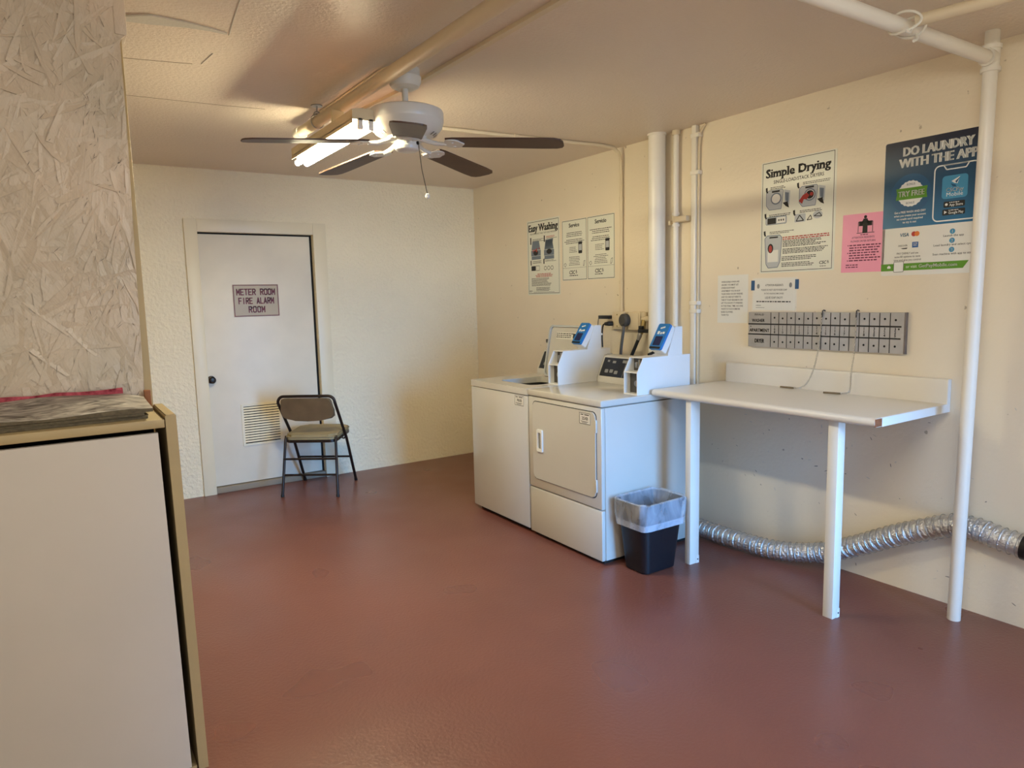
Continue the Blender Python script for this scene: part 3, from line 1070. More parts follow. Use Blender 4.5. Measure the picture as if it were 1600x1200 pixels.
# ------------------------------------------------------------------ coin-operated machines
def coin_box(parent, xf, yr, w, xb, z0=0.914, z1=1.120):
    """steel coin mechanism: open two-cell front with a sloping top, right face at y = yr"""
    y0, y1 = yr, yr + w
    t_ = 0.004
    zs = z0 + 0.125
    xs = xf + 0.045
    prof = [(xf, z0), (xf, zs), (xs, z1), (xb, z1), (xb, z0)]
    bm = B()
    prism(bm, prof, y0, y0 + t_, lambda u, v, w_: (u, w_, v))
    prism(bm, prof, y1 - t_, y1, lambda u, v, w_: (u, w_, v))
    box(bm, (xs, y0 + t_, z1 - t_), (xb, y1 - t_, z1))
    box(bm, (xf + .002, y0 + t_, zs - .003), (xf + .09, y1 - t_, zs + .003))
    box(bm, (xf + .002, y0 + t_, z0), (xb, y1 - t_, z0 + .006))
    box(bm, (xb - t_, y0 + t_, z0 + .006), (xb, y1 - t_, z1 - t_))
    cb = obj('coin_box', bm, m_enamel2, parent)
    bm = B()
    box(bm, (xf + .045, y0 + t_, z0 + .006), (xf + .05, y1 - t_, zs - .003))
    box(bm, (xs + .030, y0 + t_, zs + .003), (xs + .035, y1 - t_, z1 - t_))
    obj('coin_plate', bm, m_dark_steel, cb)
    bm = B()
    box(bm, (xs + .008, y0 + w * .30, zs + .012), (xs + .031, y0 + w * .45, z1 - .012), 0.003)
    box(bm, (xs + .014, y0 + w * .55, zs + .02), (xs + .031, y0 + w * .75, z1 - .03), 0.003)
    obj('coin_slide', bm, m_steel, cb)
    bm = B()
    Mx = Matrix.Rotation(-PI / 2, 3, 'Y')
    lathe(bm, [(0.017, 0), (0.017, 0.012), (0.013, 0.016), (0.005, 0.018)], (xf + .046, y0 + w * .40, z0 + .06), 20, Mx)
    obj('lock', bm, m_steel, cb)
    return cb


def card_reader(parent, xb, yr, w, zb, zt, cord=True):
    """sloping blue payment reader on a white wedge"""
    y0, y1 = yr, yr + w
    bm = B()
    prism(bm, [(xb - .115, zb), (xb - .115, zb + .012), (xb - .055, zt), (xb, zt), (xb, zb)], y0, y1, lambda u, v, w_: (u, w_, v))
    wd = obj('reader_wedge', bm, m_enamel2, parent)
    # reader body lies on the slope
    P0 = Vector((xb - .168, (y0 + y1) / 2, zb + .035)); P1 = Vector((xb - .080, (y0 + y1) / 2, zt + .012))
    d = (P1 - P0); L_ = d.length; d.normalize()
    n = Vector((-d.z, 0, d.x)); side = Vector((0, -1, 0))
    def f(u, v, h):
        return P0 + side * u + d * v + n * h
    hw = w * 0.46
    bm = B(); prism(bm, rrect(-hw, 0, hw, L_, .008, 3), -.045, -.006, f); rd = obj('card_reader', bm, m_enamel2, parent)
    bm = B(); prism(bm, rrect(-hw, 0, hw, L_, .010, 3), -.006, .010, f); face = obj('reader_face', bm, m_blue, rd)
    bm = B(); prism(bm, rrect(-hw * .62, L_ * .14, hw * .62, L_ * .50, .004, 2), .0098, .0115, f); obj('screen', bm, m_screen, rd)
    bm = B(); prism(bm, rrect(-hw * .9, .002, hw * .9, L_ * .09, .004, 2), .0098, .013, f); obj('card_slot', bm, m_black, rd)
    bm = B()
    for u0, v0, u1, v1 in ((-.62, .58, -.25, .70), (-.1, .58, .15, .66), (.25, .60, .6, .68)):
        prism(bm, [(u0 * hw, v0 * L_), (u1 * hw, v0 * L_), (u1 * hw, v1 * L_), (u0 * hw, v1 * L_)], .0101, .0104, f)
    for k in range(3):
        prism(bm, [(hw * (-.3 + .25 * k) + .006 * math.cos(a), L_ * (.82 + .02 * k) + .006 * math.sin(a)) for a in [2 * PI * j / 10 for j in range(10)]], .0101, .0104, f)
    obj('reader_marks', bm, m_white_print, rd)
    return rd


def fascia(parent, y0, y1, xb, z0=0.914, zt=1.078, xfoot=-0.43, xtop=-0.365):
    """control console with a sloping black panel"""
    prof = [(xfoot, z0), (xfoot, z0 + .025), (xtop, zt), (xtop + .03, zt + .006), (xb, zt + .006), (xb, z0)]
    bm = B(); prism(bm, prof, y0, y1, lambda u, v, w_: (u, w_, v))
    c = obj('console', bm, m_enamel, parent)
    A = Vector((xfoot, 0, z0 + .025)); D = Vector((xtop - xfoot, 0, zt - z0 - .025)); L_ = D.length; D.normalize()
    n = Vector((-D.z, 0, D.x))
    def f(u, v, h):
        return Vector((0, u, 0)) + A + D * v + n * h
    bm = B(); prism(bm, [(y1 - .012, L_ * .10), (y0 + .01, L_ * .10), (y0 + .01, L_ * .93), (y1 - .012, L_ * .93)], 0.0, .0025, f)
    pn = obj('control_panel', bm, m_black, c)
    bm = B()
    ym = y1 - .025 - (y1 - y0) * .36
    prism(bm, [(ym, L_ * .12), (ym - .003, L_ * .12), (ym - .003, L_ * .91), (ym, L_ * .91)], .0025, .003, f)
    for u, v, w_, h_ in ((.10, .70, .03, .10), (.19, .74, .045, .12), (.05, .74, .02, .08)):
        prism(bm, [(y1 - u, v * L_), (y1 - u - w_, v * L_), (y1 - u - w_, (v + h_) * L_), (y1 - u, (v + h_) * L_)], .0025, .003, f)
    obj('panel_marks', bm, m_grey_print, pn)
    for u, v in ((.07, .33), (.115, .34), (.16, .30)):
        bm = B(); prism(bm, rrect(y1 - u - .015, v * L_ - .011, y1 - u + .015, v * L_ + .011, .004, 2), .0025, .006, f)
        obj('button', bm, m_grey_print, pn)
    return c


def sticker(parent, xf, y0, z0, w, h, code):
    M_ = Matrix(((0, 0, -1, xf), (-1, 0, 0, y0), (0, 1, 0, z0), (0, 0, 0, 1)))
    o = bpy.data.objects.new('service_sticker', None)
    bm = B(); box(bm, (0, 0, 0), (w, h, .0006))
    bmesh.ops.transform(bm, matrix=M_, verts=bm.verts[:])
    st = obj('service_sticker', bm, m_enamel2, parent)
    bpy.data.objects.remove(o)
    p = Print(.0012)
    p.border(0, 0, w, h, .0025)
    p.rect(.01, h * .80, w * .36, h * .88); p.rect(w * .45, h * .80, w - .012, h * .88)
    p.text(code, w / 2, h * .38, h * .27, w * .55, 'c', .02)
    p.rect(.012, h * .20, w - .02, h * .25); p.rect(.02, h * .10, w - .03, h * .14)
    bmesh.ops.transform(p.bm, matrix=M_, verts=p.bm.verts[:])
    obj('sticker_print', p.bm, m_black_print, st, smooth=0)


XFm, XBm = -0.981, -0.285
# dryer
YD0, YD1 = -2.9275, -2.247
dr = thing('dryer', 'white coin-operated front-door dryer next to the folding counter', 'dryer', (-0.63, -2.587, 0))
bm = B()
box(bm, (XFm + .028, YD0, .022), (XBm, YD1, .872), 0.004)
obj('cabinet', bm, m_enamel, dr)
bm = B(); box(bm, (XFm, YD0 + .001, .312), (XFm + .027, YD1 - .001, .872), 0.006); fp = obj('front_panel', bm, m_enamel, dr)
bm = B(); box(bm, (XFm, YD0 + .001, .022), (XFm + .027, YD1 - .001, .306), 0.006); obj('toe_panel', bm, m_enamel, dr)
bm = B(); box(bm, (XFm - .004, YD0 - .002, .876), (XBm, YD1 + .001, .914), 0.008, 3); obj('top_panel', bm, m_enamel, dr)
bm = B(); box(bm, (XFm + .03, YD0 + .02, .0), (XBm - .02, YD1 - .02, .022)); obj('plinth', bm, m_void, dr)
fx = lambda u, v, w: (XFm - w, u, v)
dz0, dz1, dy0, dy1 = .372, .845, -2.884, -2.297
bm = B(); ring_prism(bm, rrect(dy0 - .004, dz0 - .004, dy1 + .004, dz1 + .004, .032), rrect(dy0, dz0, dy1, dz1, .03), 0, .0015, fx); obj('door_gap_strip', bm, m_void, dr)
bm = B(); prism(bm, rrect(dy0, dz0, dy1, dz1, .03, 6), 0, .007, fx)
es = [e for e in bm.edges if all(v.co.x < XFm - .005 for v in e.verts)]
bmesh.ops.bevel(bm, geom=es, offset=.004, segments=2, affect='EDGES')
dd = obj('door', bm, m_enamel, dr)
hy0, hy1, hz0, hz1 = -2.402, -2.347, .545, .680
bm = B(); ring_prism(bm, rrect(hy0, hz0, hy1, hz1, .006, 2), rrect(hy0 + .012, hz0 + .018, hy1 - .012, hz1 - .018, .006, 2), 0.006, .016, fx); hd = obj('handle', bm, m_white_print, dd)
bm = B(); prism(bm, rrect(hy0 + .012, hz0 + .018, hy1 - .012, hz1 - .018, .006, 2), .0068, .0085, fx); obj('handle_recess', bm, m_grey_print, hd)
for z in (.44, .77):
    bm = B(); box(bm, (XFm - .009, dy0 - .008, z - .035), (XFm, dy0 + .004, z + .035), 0.002); obj('hinge', bm, m_enamel, dd)
sticker(dr, XFm - .0072, -2.752, .772, .094, .062, '25XB')
coin_box(dr, -.705, -2.910, .108, -.285)
card_reader(dr, -.345, -2.905, .098, 1.120, 1.283)
fascia(dr, -2.802, -2.250, -.285)
bm = B()
tube(bm, spline([(-.50, -2.79, 1.122), (-.44, -2.785, 1.14), (-.40, -2.795, 1.185)], 5), 0.009, 8)
obj('reader_cable', bm, m_rubber, dr)
for x, y in ((XFm + .06, YD0 + .05), (XFm + .06, YD1 - .05), (XBm - .06, YD0 + .05), (XBm - .06, YD1 - .05)):
    pass

# washer
YW0, YW1 = -2.238, -1.553
ws = thing('washing_machine', 'white top-loading coin washer with its lid raised, left of the dryer', 'washing machine', (-0.63, -1.90, 0))
bm = B()
for a, b in (((XFm, YW0, .03), (XFm + .02, YW1, .868)), ((XBm - .02, YW0, .03), (XBm, YW1, .868)), ((XFm + .02, YW0, .03), (XBm - .02, YW0 + .015, .868)), ((XFm + .02, YW1 - .015, .03), (XBm - .02, YW1, .868)), ((XFm + .02, YW0 + .015, .03), (XBm - .02, YW1 - .015, .05))):
    box(bm, a, b, 0.003)
obj('cabinet', bm, m_enamel, ws)
bm = B(); box(bm, (XFm + .04, YW0 + .03, .0), (XBm - .03, YW1 - .03, .03)); obj('plinth', bm, m_void, ws)
ly0, ly1, lx0, lx1 = -2.120, -1.735, -.865, -.515
bm = B()
ring_prism(bm, rrect(XFm - .004, YW0 - .001, XBm, YW1 + .003, .012, 6), rrect(lx0, ly0, lx1, ly1, .05, 6), .874, .914, lambda u, v, w: (u, v, w))
es = [e for e in bm.edges if all(v.co.z > .91 for v in e.verts)]
bmesh.ops.bevel(bm, geom=[e for e in es if len(e.link_faces) == 2 and e.calc_face_angle(0) > 1], offset=.007, segments=2, affect='EDGES')
obj('top_panel', bm, m_enamel, ws)
bm = B()
c = ((lx0 + lx1) / 2, (ly0 + ly1) / 2)
lathe(bm, [(0.02, .45), (0.165, .45), (0.17, .50), (0.172, .86)], (c[0], c[1], 0), 36)
bm.faces.ensure_lookup_table()
top_f = max(bm.faces, key=lambda f: f.calc_center_median().z if len(f.verts) > 8 else -9)
bmesh.ops.delete(bm, geom=[top_f], context='FACES_ONLY')
obj('tub', bm, m_dark_steel, ws)
# raised lid leaning back
LB = Vector((-.500, 0, .918)); LT = Vector((-.432, 0, 1.272))
D = (LT - LB); LL = D.length; D.normalize(); n = Vector((-D.z, 0, D.x))
fl = lambda u, v, w: LB + Vector((0, u, 0)) + D * v + n * w
bm = B(); prism(bm, rrect(ly0 - .03, 0, ly1 - .025, LL, .035, 6), -.012, .0, fl); lid = obj('lid', bm, m_enamel, ws)
bm = B(); ring_prism(bm, rrect(ly0 - .03, 0, ly1 - .025, LL, .035, 6), rrect(ly0 - .018, .012, ly1 - .037, LL - .012, .028, 6), .0, .014, fl); obj('lid_rim', bm, m_lgrey_print, lid)
bm = B()
prism(bm, rrect(-2.06, LL * .74, -1.835, LL * .87, .004, 2), .0002, .001, fl)
ns = obj('lid_sticker', bm, m_paper_w, lid)
bm = B()
for r_ in range(3):
    y_ = -1.838
    while y_ > -2.00:
        w_ = random.uniform(.012, .03)
        v0 = LL * (.765 + .035 * r_)
        prism(bm, [(y_, v0), (y_ - w_, v0), (y_ - w_, v0 + .006), (y_, v0 + .006)], .001, .0014, fl)
        y_ -= w_ + .006
prism(bm, [(-2.02, LL * .76), (-2.05, LL * .76), (-2.05, LL * .85), (-2.02, LL * .85)], .001, .0014, fl)
obj('sticker_print', bm, m_black_print, ns, smooth=0)
bm = B(); box(bm, (-.475, ly1 - .026, 1.150), (-.445, ly1 - .012, 1.175), 0.003); obj('lid_stop', bm, m_plug, lid)
fascia(ws, -2.235, -1.560, -.285, zt=1.082, xfoot=-.42, xtop=-.352)
coin_box(ws, -.737, -2.229, .103, -.30, z1=1.126)
card_reader(ws, -.375, -2.226, .098, 1.126, 1.278)
sticker(ws, XFm - .0003, -2.098, .800, .100, .062, '7RXB')

# ------------------------------------------------------------------ outlets, plugs, hoses
t = thing('outlet_box', 'square cream outlet box with a conduit entering its top, adapter plugged in', 'outlet', (-0.03, -2.03, 1.29))
bm = B(); box(bm, (-.055, -2.098, 1.232), (0, -1.975, 1.356), 0.006); obj('box', bm, m_pipe_cream, t)
bm = B(); box(bm, (-.062, -2.085, 1.245), (-.055, -1.985, 1.345), 0.003); cv = obj('cover', bm, m_pipe_cream, t)
for z in (1.255, 1.335):
    bm = B(); lathe(bm, [(0.005, 0), (0.005, .003)], (-.062, -2.035, z), 8, Matrix.Rotation(-PI / 2, 3, 'Y')); obj('screw', bm, m_brass, cv)
t = thing('outlet_box', 'cream outlet box beside the pipe stub, right of the conduit box', 'outlet', (-0.03, -2.2, 1.29))
bm = B(); box(bm, (-.055, -2.255, 1.230), (0, -2.135, 1.356), 0.006); obj('box', bm, m_pipe_cream, t)
bm = B(); box(bm, (-.061, -2.245, 1.240), (-.055, -2.145, 1.346), 0.003); obj('cover', bm, m_pipe_cream, t)

t = thing('power_adapter', 'small black power adapter with a thin cord in the left outlet', 'adapter', (-.075, -1.92, 1.315))
bm = B(); box(bm, (-.098, -1.985, 1.305), (-.063, -1.872, 1.330), 0.004); obj('body', bm, m_black, t)
bm = B(); tube(bm, spline([(-.08, -1.873, 1.318), (-.08, -1.855, 1.30), (-.085, -1.845, 1.20), (-.12, -1.85, 1.0), (-.2, -1.86, .85), (-.262, -1.87, .8)], 6), 0.0028, 6); obj('cord', bm, m_rubber, t)
bm = B(); tube(bm, [(-.063, -1.99, 1.272), (-.085, -1.975, 1.272), (-.09, -1.94, 1.27)], [.016, .017, .012], 12); pl_ = bm
bm = B(); tube(bm, spline([(-.09, -1.94, 1.27), (-.09, -1.915, 1.255), (-.09, -1.905, 1.18), (-.10, -1.915, 1.02), (-.2, -1.95, .85), (-.262, -1.96, .75)], 6), 0.0055, 8); t = obj('power_cord', bm, m_rubber, ws); obj('plug', pl_, m_rubber, t)
bm = B(); tube(bm, [(-.09, -1.904, 1.19), (-.09, -1.904, 1.205)], 0.0068, 8); obj('cord_tag', bm, m_white_print, t)
bm = B()
Mx = Matrix.Rotation(-PI / 2, 3, 'Y')
lathe(bm, [(0.044, 0), (0.046, .01), (0.044, .03), (0.030, .04)], (-.0625, -2.128, 1.298), 24, Mx)
pl_ = bm
bm = B(); tube(bm, spline([(-.085, -2.128, 1.27), (-.088, -2.125, 1.22), (-.092, -2.11, 1.12), (-.10, -2.10, 1.0), (-.2, -2.15, .85), (-.262, -2.30, .7)], 6), 0.0105, 10); t = obj('power_cord', bm, m_grey_cord, dr); t['label'] = 'thick grey cord with round plug'; obj('plug', pl_, m_plug, t)

t = thing('water_valve', 'pipe stub with a black-handled valve right of the outlet boxes', 'valve', (-.03, -2.28, 1.27))
bm = B(); tube(bm, [(-.035, -2.262, 1.308), (-.040, -2.369, 1.308)], 0.020, 14); lathe(bm, [(0.024, 0), (0.024, .03)], (-.035, -2.272, 1.322), 14); obj('stub', bm, m_pipe_cream, t)
bm = B()
tube(bm, [(-.045, -2.285, 1.300), (-.055, -2.28, 1.24), (-.055, -2.262, 1.205)], [.016, .018, .013], 12)
obj('valve_body', bm, m_brass, t)
bm = B(); box(bm, (-.085, -2.355, 1.216), (-.055, -2.262, 1.240), 0.005); box(bm, (-.082, -2.30, 1.236), (-.058, -2.265, 1.262), 0.005); obj('handle', bm, m_black, t)
t = thing('water_hose', 'black rubber hose with a chrome end hanging from the valve', 'hose', (-.06, -2.25, 1.2))
bm = B(); tube(bm, [(-.058, -2.262, 1.212), (-.062, -2.258, 1.190), (-.066, -2.250, 1.165)], [.015, .017, .012], 12); obj('coupling', bm, m_steel, t)
bm = B(); tube(bm, spline([(-.066, -2.250, 1.168), (-.08, -2.225, 1.10), (-.095, -2.20, 1.03), (-.13, -2.19, .93), (-.24, -2.19, .80), (-.262, -2.19, .70)], 6), 0.0115, 10); obj('hose', bm, m_rubber, t)

# ------------------------------------------------------------------ folding counter
ct = thing('folding_counter', 'cream laminate folding counter with backsplash on two white legs, chipped corner', 'counter', (-.31, -3.57, 0))
CY0, CY1, CZ = -4.206, -2.936, .943
prof = [(-.030, .905)]
prof += [(-.594, .905)]
for k in range(9):
    a = math.radians(250 - 140 * k / 8)
    prof.append((-.600 + .020 * math.cos(a), .924 + .019 * math.sin(a)))
prof += [(-.594, CZ), (-.030, CZ)]
bm = B(); prism(bm, prof, CY0 + .004, CY1, lambda u, v, w: (u, w, v)); obj('countertop', bm, m_laminate, ct)
bm = B()
pb = [(-.002, .905), (-.030, .905), (-.030, 1.045), (-.027, 1.052), (-.020, 1.056), (-.008, 1.056), (-.002, 1.053)]
prism(bm, pb, CY0 + .004, -2.962, lambda u, v, w: (u, w, v)); obj('backsplash', bm, m_laminate, ct)
bm = B()
box(bm, (-.570, CY0, .905), (-.030, CY0 + .004, CZ - .001)); box(bm, (-.030, CY0, .905), (-.002, CY0 + .004, 1.054))
obj('end_strip', bm, m_edge, ct)
bm = B(); box(bm, (-.617, CY0 + .001, .908), (-.570, CY0 + .0039, .940)); obj('exposed_core', bm, m_chip, ct)
for y0, y1 in ((-3.199, -3.162), (-4.020, -3.972)):
    bm = B(); box(bm, (-.592 if y0 > -3.5 else -.575, y0, .0), (-.522, y1, .905), 0.002); lg = obj('leg', bm, m_legpaint, ct)
    bm = B(); box(bm, (-.545, y0 - .0022, .0), (-.522, y0 - .0002, .042), 0.0005, 1); bk = obj('foot_bracket', bm, m_edge, lg)
    bm = B(); lathe(bm, [(0.004, 0), (0.004, .002)], (-.534, y0 - .0022, .022), 8, Matrix.Rotation(PI / 2, 3, 'X')); obj('screw', bm, m_knob, bk)

# ------------------------------------------------------------------ waste bin and its bag
bn = thing('waste_bin', 'black plastic waste basket on the floor beside the dryer', 'waste bin', (-.765, -3.082, 0))
def bin_ring(z, grow=0.0, n=5):
    t_ = z / .38
    x0, x1 = -.893 - .037 * t_ - grow, -.664 + .046 * t_ + grow
    y0, y1 = -3.168 - .030 * t_ - grow, -2.998 + .034 * t_ + grow
    return rrect(x0, y0, x1, y1, .035 + .012 * t_, n)
def loft(bm, rings, cap0=True, cap1=False):
    R = [[bm.verts.new((x, y, z)) for (x, y), z in ring] for ring in rings]
    n_ = len(R[0])
    for a, b in zip(R, R[1:]):
        for k in range(n_):
            bm.faces.new((a[k], a[(k + 1) % n_], b[(k + 1) % n_], b[k]))
    if cap0:
        bm.faces.new(list(reversed(R[0])))
    if cap1:
        bm.faces.new(R[-1])
def ring_at(z, g):
    return [(p, z) for p in bin_ring(z, g)]
bm = B(); loft(bm, [ring_at(.001, -.008), ring_at(.008, 0), ring_at(.372, 0), ring_at(.372, .006), ring_at(.382, .006), ring_at(.382, -.004), ring_at(.02, -.006)], True, True); obj('basket', bm, m_bin, bn)
bm = B()
rng = random.Random(3)
def bag_ring(z, g, amp, ph):
    pts = bin_ring(min(z, .38), g, 12)
    n_ = len(pts)
    out = []
    cx_ = sum(p[0] for p in pts) / n_; cy_ = sum(p[1] for p in pts) / n_
    for i, (x, y) in enumerate(pts):
        a_ = 2 * PI * i / n_
        k_ = amp * (math.sin(7 * a_ + ph) * .5 + math.sin(17 * a_ + ph * 2.3) * .5)
        d_ = math.hypot(x - cx_, y - cy_)
        zz = z + amp * .8 * math.sin(5 * a_ + ph)
        out.append(((x + (x - cx_) / d_ * k_, y + (y - cy_) / d_ * k_), zz))
    return out
loft(bm, [bag_ring(.16, -.030, .010, .5), bag_ring(.26, -.020, .009, 1.1), bag_ring(.34, -.011, .004, 1.9), bag_ring(.386, -.004, .0015, 1.0), bag_ring(.394, .004, .003, 2.0), bag_ring(.389, .012, .0025, 2.2), bag_ring(.350, .013, .003, 3.1), bag_ring(.310, .016, .004, 3.7), bag_ring(.272, .0125, .002, 4.6), bag_ring(.248, .0115, .002, 5.0)], False, False)
tag(obj('bin_liner', bm, m_bag, smooth=60), 'clear crinkled plastic bag folded over the rim of the black waste basket', 'trash bag')
bm = B()
loft(bm, [bag_ring(.282, .0142, .001, 4.6), bag_ring(.252, .0140, .001, 5.0), bag_ring(.248, .0150, .001, 5.0), bag_ring(.284, .0155, .001, 4.6)], False, False)
hem = obj('hem', bm, m_bag, bpy.data.objects['bin_liner'])

# ------------------------------------------------------------------ foil duct along the wall
dpts = spline([(-.22, -2.78, .078), (-.215, -2.96, .062), (-.205, -3.22, .060), (-.165, -3.46, .062), (-.090, -3.66, .098), (-.068, -3.83, .178), (-.066, -4.02, .284), (-.060, -4.16, .352), (-.054, -4.27, .398), (-.054, -4.37, .405), (-.058, -4.46, .390), (-.062, -4.56, .382)], 10)
dense = []
acc = 0.0
for a, b in zip(dpts, dpts[1:]):
    n_ = max(2, int((b - a).length / .0045))
    for k in range(n_):
        dense.append(a.lerp(b, k / n_))
rad = []
rng = random.Random(5)
dist = 0
for i, p in enumerate(dense):
    if i:
        dist += (p - dense[i - 1]).length
    ph = (dist / .034) % 1.0
    rad.append(.049 + .0055 * max(0, 1 - abs(ph - .5) * 7) - .003 * math.sin(PI * ph) ** 2 + rng.uniform(-.0009, .0009))
duct = thing('dryer_duct', 'silver flexible foil duct lying along the right wall under the counter', 'duct', (-.1, -3.6, 0))
bm = B(); tube(bm, dense, rad, 28); obj('duct_hose', bm, m_foil, duct)
bm = B()
wp = []
dist = 0
last = -1
for i, p in enumerate(dense):
    if i:
        dist += (p - dense[i - 1]).length
    k = int((dist - .017) / .034)
    if dist > .017 and k != last and 0 < i < len(dense) - 1:
        last = k
        d = (dense[i + 1] - dense[i - 1]).normalized()
        u, v = frame_of(d)
        tube(bm, [p + (u * math.cos(2 * PI * j / 24) + v * math.sin(2 * PI * j / 24)) * .0530 + d * .003 * (j / 24 - .5) for j in range(24)], .0014, 5, closed=True)
obj('wire_rib', bm, m_steel, duct)
bm = B(); tube(bm, [(-.0605, -4.552, .383), (-.062, -4.575, .381)], .058, 28); obj('clamp_ring', bm, m_black, duct)
bm = B(); tube(bm, [(-.062, -4.57, .381), (-.062, -4.70, .375)], .047, 24); obj('vent_collar', bm, m_steel, duct)

# ------------------------------------------------------------------ peg board and its chains
BY, BZ = -3.112, 1.158
M = right_wall(BY, BZ)
bw, bh, bt = .884, .197, .024
bm = B(); box(bm, (0, 0, 0.001), (bw, bh, bt), .003)
pbd = tag(obj('apartment_board', bm, m_board, local=True, matrix=M), 'long grey wooden board with black ruled columns and peg holes above the counter', 'board')
bm = B(); box(bm, (bw, 0, 0.001), (bw + .006, bh, bt), .001); obj('weathered_end', bm, m_boardedge, pbd, local=True)
cols = [.151 + .0513 * k for k in range(14)]
p = Print(bt + .0006)
for x in cols:
    p.rect(x - .0022, 0.002, x + .0022, bh - .002)
p.rect(0.001, .126, .872, .1335, .0002); p.rect(0.001, .0685, .870, .0755, .0002)
p.done('ruled_lines', m_black_print, pbd)
p = Print(bt + .0008)
p.text('INVALID', .075, .178, .011, .062, 'c', .01)
p.text('WASHER', .068, .142, .017, .085, 'c', .03)
p.text('APARTMENT', .076, .086, .018, .132, 'c', .03)
p.text('DRYER', .078, .024, .022, .062, 'c', .04)
nums = ['108', '110', '211', '112', '113', '214', '115', '116', '117', '', '118', '320', '324', '325']
p.disc(.018, .116, .0035, 8); p.disc(cols[13] + .042, .118, .0045, 8)
p.done('row_lettering', m_black_print, pbd)
for x, s_ in zip(cols, nums):
    if not s_:
        continue
    p = Print(bt + .0008)
    for k, ch in enumerate(s_):
        p.text(ch, x + .0255, .111 - .0155 * k, .013, None, 'c', .02)
    p.done('column_number', m_black_print, pbd)
for i, x in enumerate(cols):
    if i == 9:
        continue
    for y_ in (.164, .034):
        p = Print(bt + .0008); p.disc(x + .0255 + random.uniform(-.002, .002), y_ + random.uniform(-.003, .003), .0055, 10); p.done('peg_hole', m_void, pbd)


def chain_with_peg(label, path, peg0, peg1):
    t_ = thing('peg_chain', label, 'chain', path[0], group=None)
    pts = spline(path, 10)
    dn = [pts[0]]
    step = .0095
    for a, b in zip(pts, pts[1:]):
        while (b - dn[-1]).length > step:
            dn.append(dn[-1] + (b - dn[-1]).normalized() * step)
    bm_ = B()
    for i in range(len(dn) - 1):
        a, b = dn[i], dn[i + 1]
        c_ = (a + b) / 2
        d_ = (b - a).normalized()
        u_, v_ = frame_of(d_)
        s_ = (u_ + v_).normalized() if i % 2 else (u_ - v_).normalized()
        tube(bm_, [c_ + d_ * .0072 * math.cos(2 * PI * k / 8) + s_ * .0038 * math.sin(2 * PI * k / 8) for k in range(8)], .0013, 4, closed=True)
    obj('chain', bm_, m_chain, t_)
    bm_ = B(); tube(bm_, [peg0, peg1], .0048, 10); obj('peg', bm_, m_peg, t_)
    bm_ = B()
    x, y, z = path[0]
    tube(bm_, [(x + .022, y, z + .003), (x + .008, y, z + .006), (x, y, z + .003), (x - .003, y, z - .03)], .0035, 8)
    obj('hook', bm_, m_plug, t_)


chain_with_peg('thin steel chain curving onto the counter from the board, left one of two', [(-.031, -3.580, 1.360), (-.031, -3.570, 1.25), (-.033, -3.562, 1.16), (-.052, -3.552, 1.06), (-.056, -3.520, .985), (-.062, -3.480, .953), (-.062, -3.44, .9515)], (-.062, -3.442, .9485), (-.068, -3.365, .9485))
chain_with_peg('thin steel chain hanging straight to the counter from the board, right one of two', [(-.031, -3.764, 1.360), (-.031, -3.762, 1.25), (-.033, -3.760, 1.16), (-.050, -3.758, 1.06), (-.056, -3.758, .965), (-.075, -3.745, .9515), (-.085, -3.725, .9515)], (-.085, -3.726, .9485), (-.105, -3.645, .9485))

# ------------------------------------------------------------------ posters and notices
def csc_logo(p, x, y, h):
    p.text('CSC', x, y, h, h * 2.5, 'l', .04, slant=.15)
    cx_, cy_ = x + h * 3.1, y + h * .55
    p.poly([(cx_, cy_ + h * .62), (cx_ + h * .22, cy_ + h * .1), (cx_, cy_ - h * .05), (cx_ - h * .2, cy_ + h * .15)])
    p.poly([(cx_ - h * .38, cy_ + h * .05), (cx_ - h * .05, cy_ - h * .12), (cx_ + h * .05, cy_ - h * .6)])
    p.poly([(cx_ + h * .1, cy_ - .1 * h), (cx_ + h * .42, cy_ + h * .05), (cx_ + h * .12, cy_ - h * .5)])


def hand_icon(p, x, y, h):
    p.poly([(x, y + h), (x + h * .45, y + h * 1.1), (x + h * .5, y + h * .3), (x + h * .65, y), (x + h * .3, y - h * .1), (x + h * .05, y + h * .35)])


# Easy Washing
w, h = .446, .608
s = sheet('washing_poster', 'tall cream washing instruction poster, leftmost on the right wall', 'poster', right_wall(-.862, 1.488), w, h, m_paper, r=.006)
Print().border(.012, .012, w - .012, h - .012, .0035).done('border', m_black_print, s)
p = Print()
p.text('Easy Washing', w / 2, .518, .056, .395, 'c', .055, slab=True)
p.text('HIGH EFFICIENCY AND TOP LOAD WASHERS', w / 2, .492, .013, .36, 'c', .0)
p.done('title', m_black_print, s)
p = Print()   # pictures of the machines
for x0, y0 in ((.055, .29), (.235, .285)):
    p.rect(x0, y0 + .03, x0 + .135, y0 + .075); p.rect(x0 + .005, y0, x0 + .135, y0 + .028)
    p.poly([(x0 + .005, y0 + .078), (x0 + .13, y0 + .078), (x0 + .112, y0 + .150), (x0 + .022, y0 + .150)])
p.poly([(.255, .365), (.345, .368), (.36, .445), (.255, .44)])
p.done('machine_drawing', m_slate_print, s)
p = Print(.0015)
p.disc(.12, .345, .034, 16, .022); p.disc(.305, .345, .036, 16, .02)
p.rect(.055, .200, .115, .238); p.rect(.045, .415, .060, .47); p.rect(.235, .425, .25, .475); p.rect(.045, .245, .058, .285); p.rect(.225, .25, .24, .29)
for k in range(3):
    p.outline([(.25 + .045 * k + .017 * math.cos(2 * PI * j / 10), .215 + .015 * math.sin(2 * PI * j / 10)) for j in range(10)], .004)
p.outline([(.12, .2), (.17, .2), (.17, .238), (.12, .238)], .003)
p.done('drawing_detail', m_black_print, s)
p = Print(.0016)
